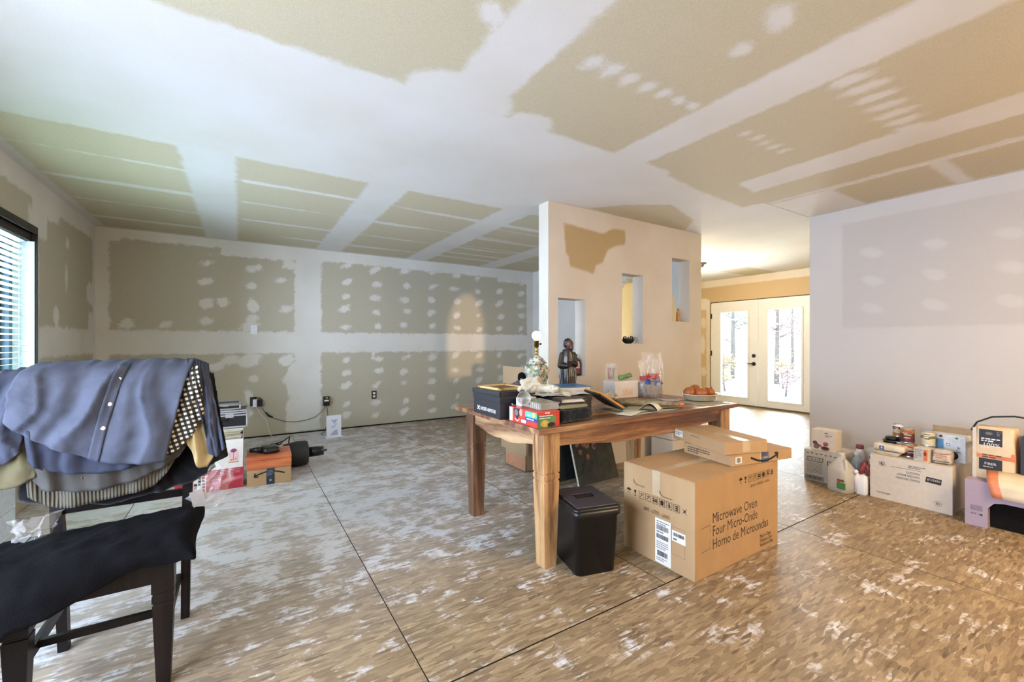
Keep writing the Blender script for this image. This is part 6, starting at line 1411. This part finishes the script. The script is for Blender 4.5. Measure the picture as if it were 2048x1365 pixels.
drape('beige_shirt', [(-.215, 1.085), (-.155, 1.08)], [(-.20, .80), (-.165, .72), (-.15, .665), (-.12, .66), (-.095, .70), (-.11, .80)], BEI, yf=2.235, seed=14, fold=.008, nf=3, label=('beige shirt tail hanging beside the gingham cloth', 'shirt'), ns=24, bulge=.01)
drape('gingham_shirt', [(-.205, 1.100), (-.155, 1.10)], [(-.27, .78), (-.262, .725), (-.235, .735), (-.195, .77), (-.165, .81), (-.132, .88), (-.13, .95)], GING, yf=2.224, seed=16, fold=.005, nf=3, label=('black and white gingham shirt peeking out right of the blue shirt', 'shirt'), ns=40, bulge=.02)
sh, rows = drape('blue_shirt', [(-.66, 1.108), (-.604, 1.118), (-.40, 1.12), (-.28, 1.122), (-.168, 1.118)], [(-.694, .912), (-.655, .87), (-.616, .836), (-.54, .79), (-.46, .745), (-.389, .721), (-.32, .715), (-.254, .711)], DENIM, yf=2.205, seed=21, fold=.009, nf=5, label=('light blue buttoned shirt draped outermost over the chair back', 'shirt'), bulge=.03, th=.003)
for px_, z_ in ((-.398, 1.048), (-.416, .958), (-.433, .87)):
    best = min(((v, abs(v[0] - px_) + abs(v[2] - z_)) for r_ in rows[10:] for v in r_), key=lambda q: q[1])[0]
    b = MB(); b.lathe([(.007, 0), (.0075, .001), (.0075, .0025), (.005, .0032)], None, Matrix.Translation((best[0], best[1] - .004, best[2])) @ Matrix.Rotation(PI/2, 4, 'X'), n=14); lab(b.build('button', M('shell_button', 'd9d2b8', .3), sh), 'pale round shirt button')
pl = []
nt_rows = rows[10:]
b = MB(); g_ = []
for r_ in nt_rows[::2]:
    zt_ = r_[36][2]; f_ = (1.11 - zt_) / .38; xc = -.386 - .085 * f_
    def at(x): return min(r_, key=lambda v: abs(v[0] - x))
    row = []
    for dx in (-.016, -.008, 0, .008, .016):
        q = at(xc + dx); row.append((xc + dx, q[1] - .0035, q[2]))
    g_.append(row)
b.grid(g_); o = b.build('button_placket', DENIM, sh, recalc=False); m = o.modifiers.new('t', 'SOLIDIFY'); m.thickness = .0018
# sleeves
drape('blue_sleeve', [(-.20, 1.118), (-.165, 1.118), (-.12, 1.095)], [(-.112, .77), (-.112, .72), (-.085, .70), (-.055, .735)], cloth_mat('sleeve_blue', '474a57', ''), yf=2.235, seed=25, fold=.008, nf=3, bulge=.02, back=.3, ns=30, parent=sh)
o, _ = drape('dark_trousers', [(-.15, 1.07), (-.10, 1.05)], [(-.12, .70), (-.10, .665), (-.045, .69), (-.055, .74)], M('dark_olive_trousers', '24231f', .9, .15, 20, .3, 200), yf=2.27, seed=27, fold=.004, nf=2, label=('dark trouser leg hanging at the right end below the blue sleeve', 'trousers'), ns=20, bulge=.0, back=.3)
drape('blue_sleeve', [(-.93, 1.03), (-.82, 1.065), (-.72, 1.09), (-.62, 1.112)], [(-.95, .80), (-.88, .735), (-.78, .735), (-.70, .76), (-.66, .80)], MATS['sleeve_blue'], yf=2.235, seed=31, fold=.012, nf=4, bulge=.025, back=.3, ns=34, parent=sh)
# black cloth over the seat
rows = []
for i in range(49):                                   # along the cloth, from its right end to the left
    u = i / 48; row = []
    x = -.135 - .56 * u
    yb = 2.36 - .10 * u; yfr = 1.875 + .02 * math.sin(u * 7)
    hang = .02 + .17 * max(0, (u - .30) / .70) ** 1.1 + (.10 if u > .75 else 0) * (u - .75) * 4
    h = .058 if u > .08 else .058 * (u / .08) ** .5
    for j in range(34):
        v = j / 33
        if v < .72:
            q = v / .72; y = yb + (yfr - yb) * q
            z = .455 + h * (math.sin(min(1, q * 1.15 + .03) * PI * .62)) ** .6
        else:
            q = (v - .72) / .28; y = yfr - .035 * math.sin(min(1, q * 2) * PI / 2); z = .455 + h * .75 * (1 - q) - hang * q ** .9 + .006
        n_ = mn.fractal(Vector((u * 6, v * 5, 2)), 1, 2, 3)
        z += .012 * n_; y -= .008 * mn.fractal(Vector((u * 5, v * 3, 7)), 1, 2, 3)
        row.append((x - .03 * v * (u > .5) * (u - .5) * 2 + .006 * math.sin(v * 9) * (1 - u) ** 6, y, max(z, .456) if y > 1.895 else z))
    rows.append(row)
b = MB(); b.grid(rows); o = b.build('black_cloth', M('black_fleece', '0d0c0e', .97, .15, 20, .5, 260, sheen=0), None, recalc=False); m = o.modifiers.new('t', 'SOLIDIFY'); m.thickness = .006; m.offset = 0
tag(o, 'black fleece garment folded across the chair seat and hanging off its front', 'clothes')
# plastic garment bag with tag
CP2 = M('hanging_clear_plastic', 'dcd8d2', .15, .0, alpha=.22, coat=.6)
t = thing('plastic_garment_bag', 'clear plastic garment bag with a grey paper tag hanging at the right of the chair', 'bag', (-.16, 2.27, .56))
o = crumple_sheet('plastic', .13, .17, CP2, t, .02, 14, 5, .03, .3); o.rotation_euler = (0, R(25), 0)
b = MB(); b.box(-.03, -.045, .01, .015, -.043, .075, None, Matrix.Rotation(R(-14), 4, 'Y')); b.build('paper_tag', M('grey_tag', '8f857c', .7), t)
t.location = (-.13, 2.25, .505)
t = thing('plastic_bag', 'clear crumpled plastic bag hanging at the left below the clothes', 'bag', (-.62, 2.22, .46)); o = crumple_sheet('plastic', .10, .11, CP2, t, .025, 12, 11, .05, -.3)
# white cabinet at the far left
t = thing('white_drawer_unit', 'white plastic drawer unit on the floor at the far left under the window', 'drawers', (-1.17, 3.12, 0))
b = MB(); b.box(-.13, -.32, 0, .13, .33, .46, bev=.006); b.build('body', WPL, t)
for k in range(3):
    b = MB(); b.box(.13, -.29, .03 + k * .14, .138, .30, .155 + k * .14, bev=.002); o = b.build('drawer', M('blueish_plastic', 'c9d2da', .3), t)
    b = MB(); b.box(.138, -.06, .125 + k * .14, .152, .07, .14 + k * .14, bev=.002); b.build('handle', WPL, o)
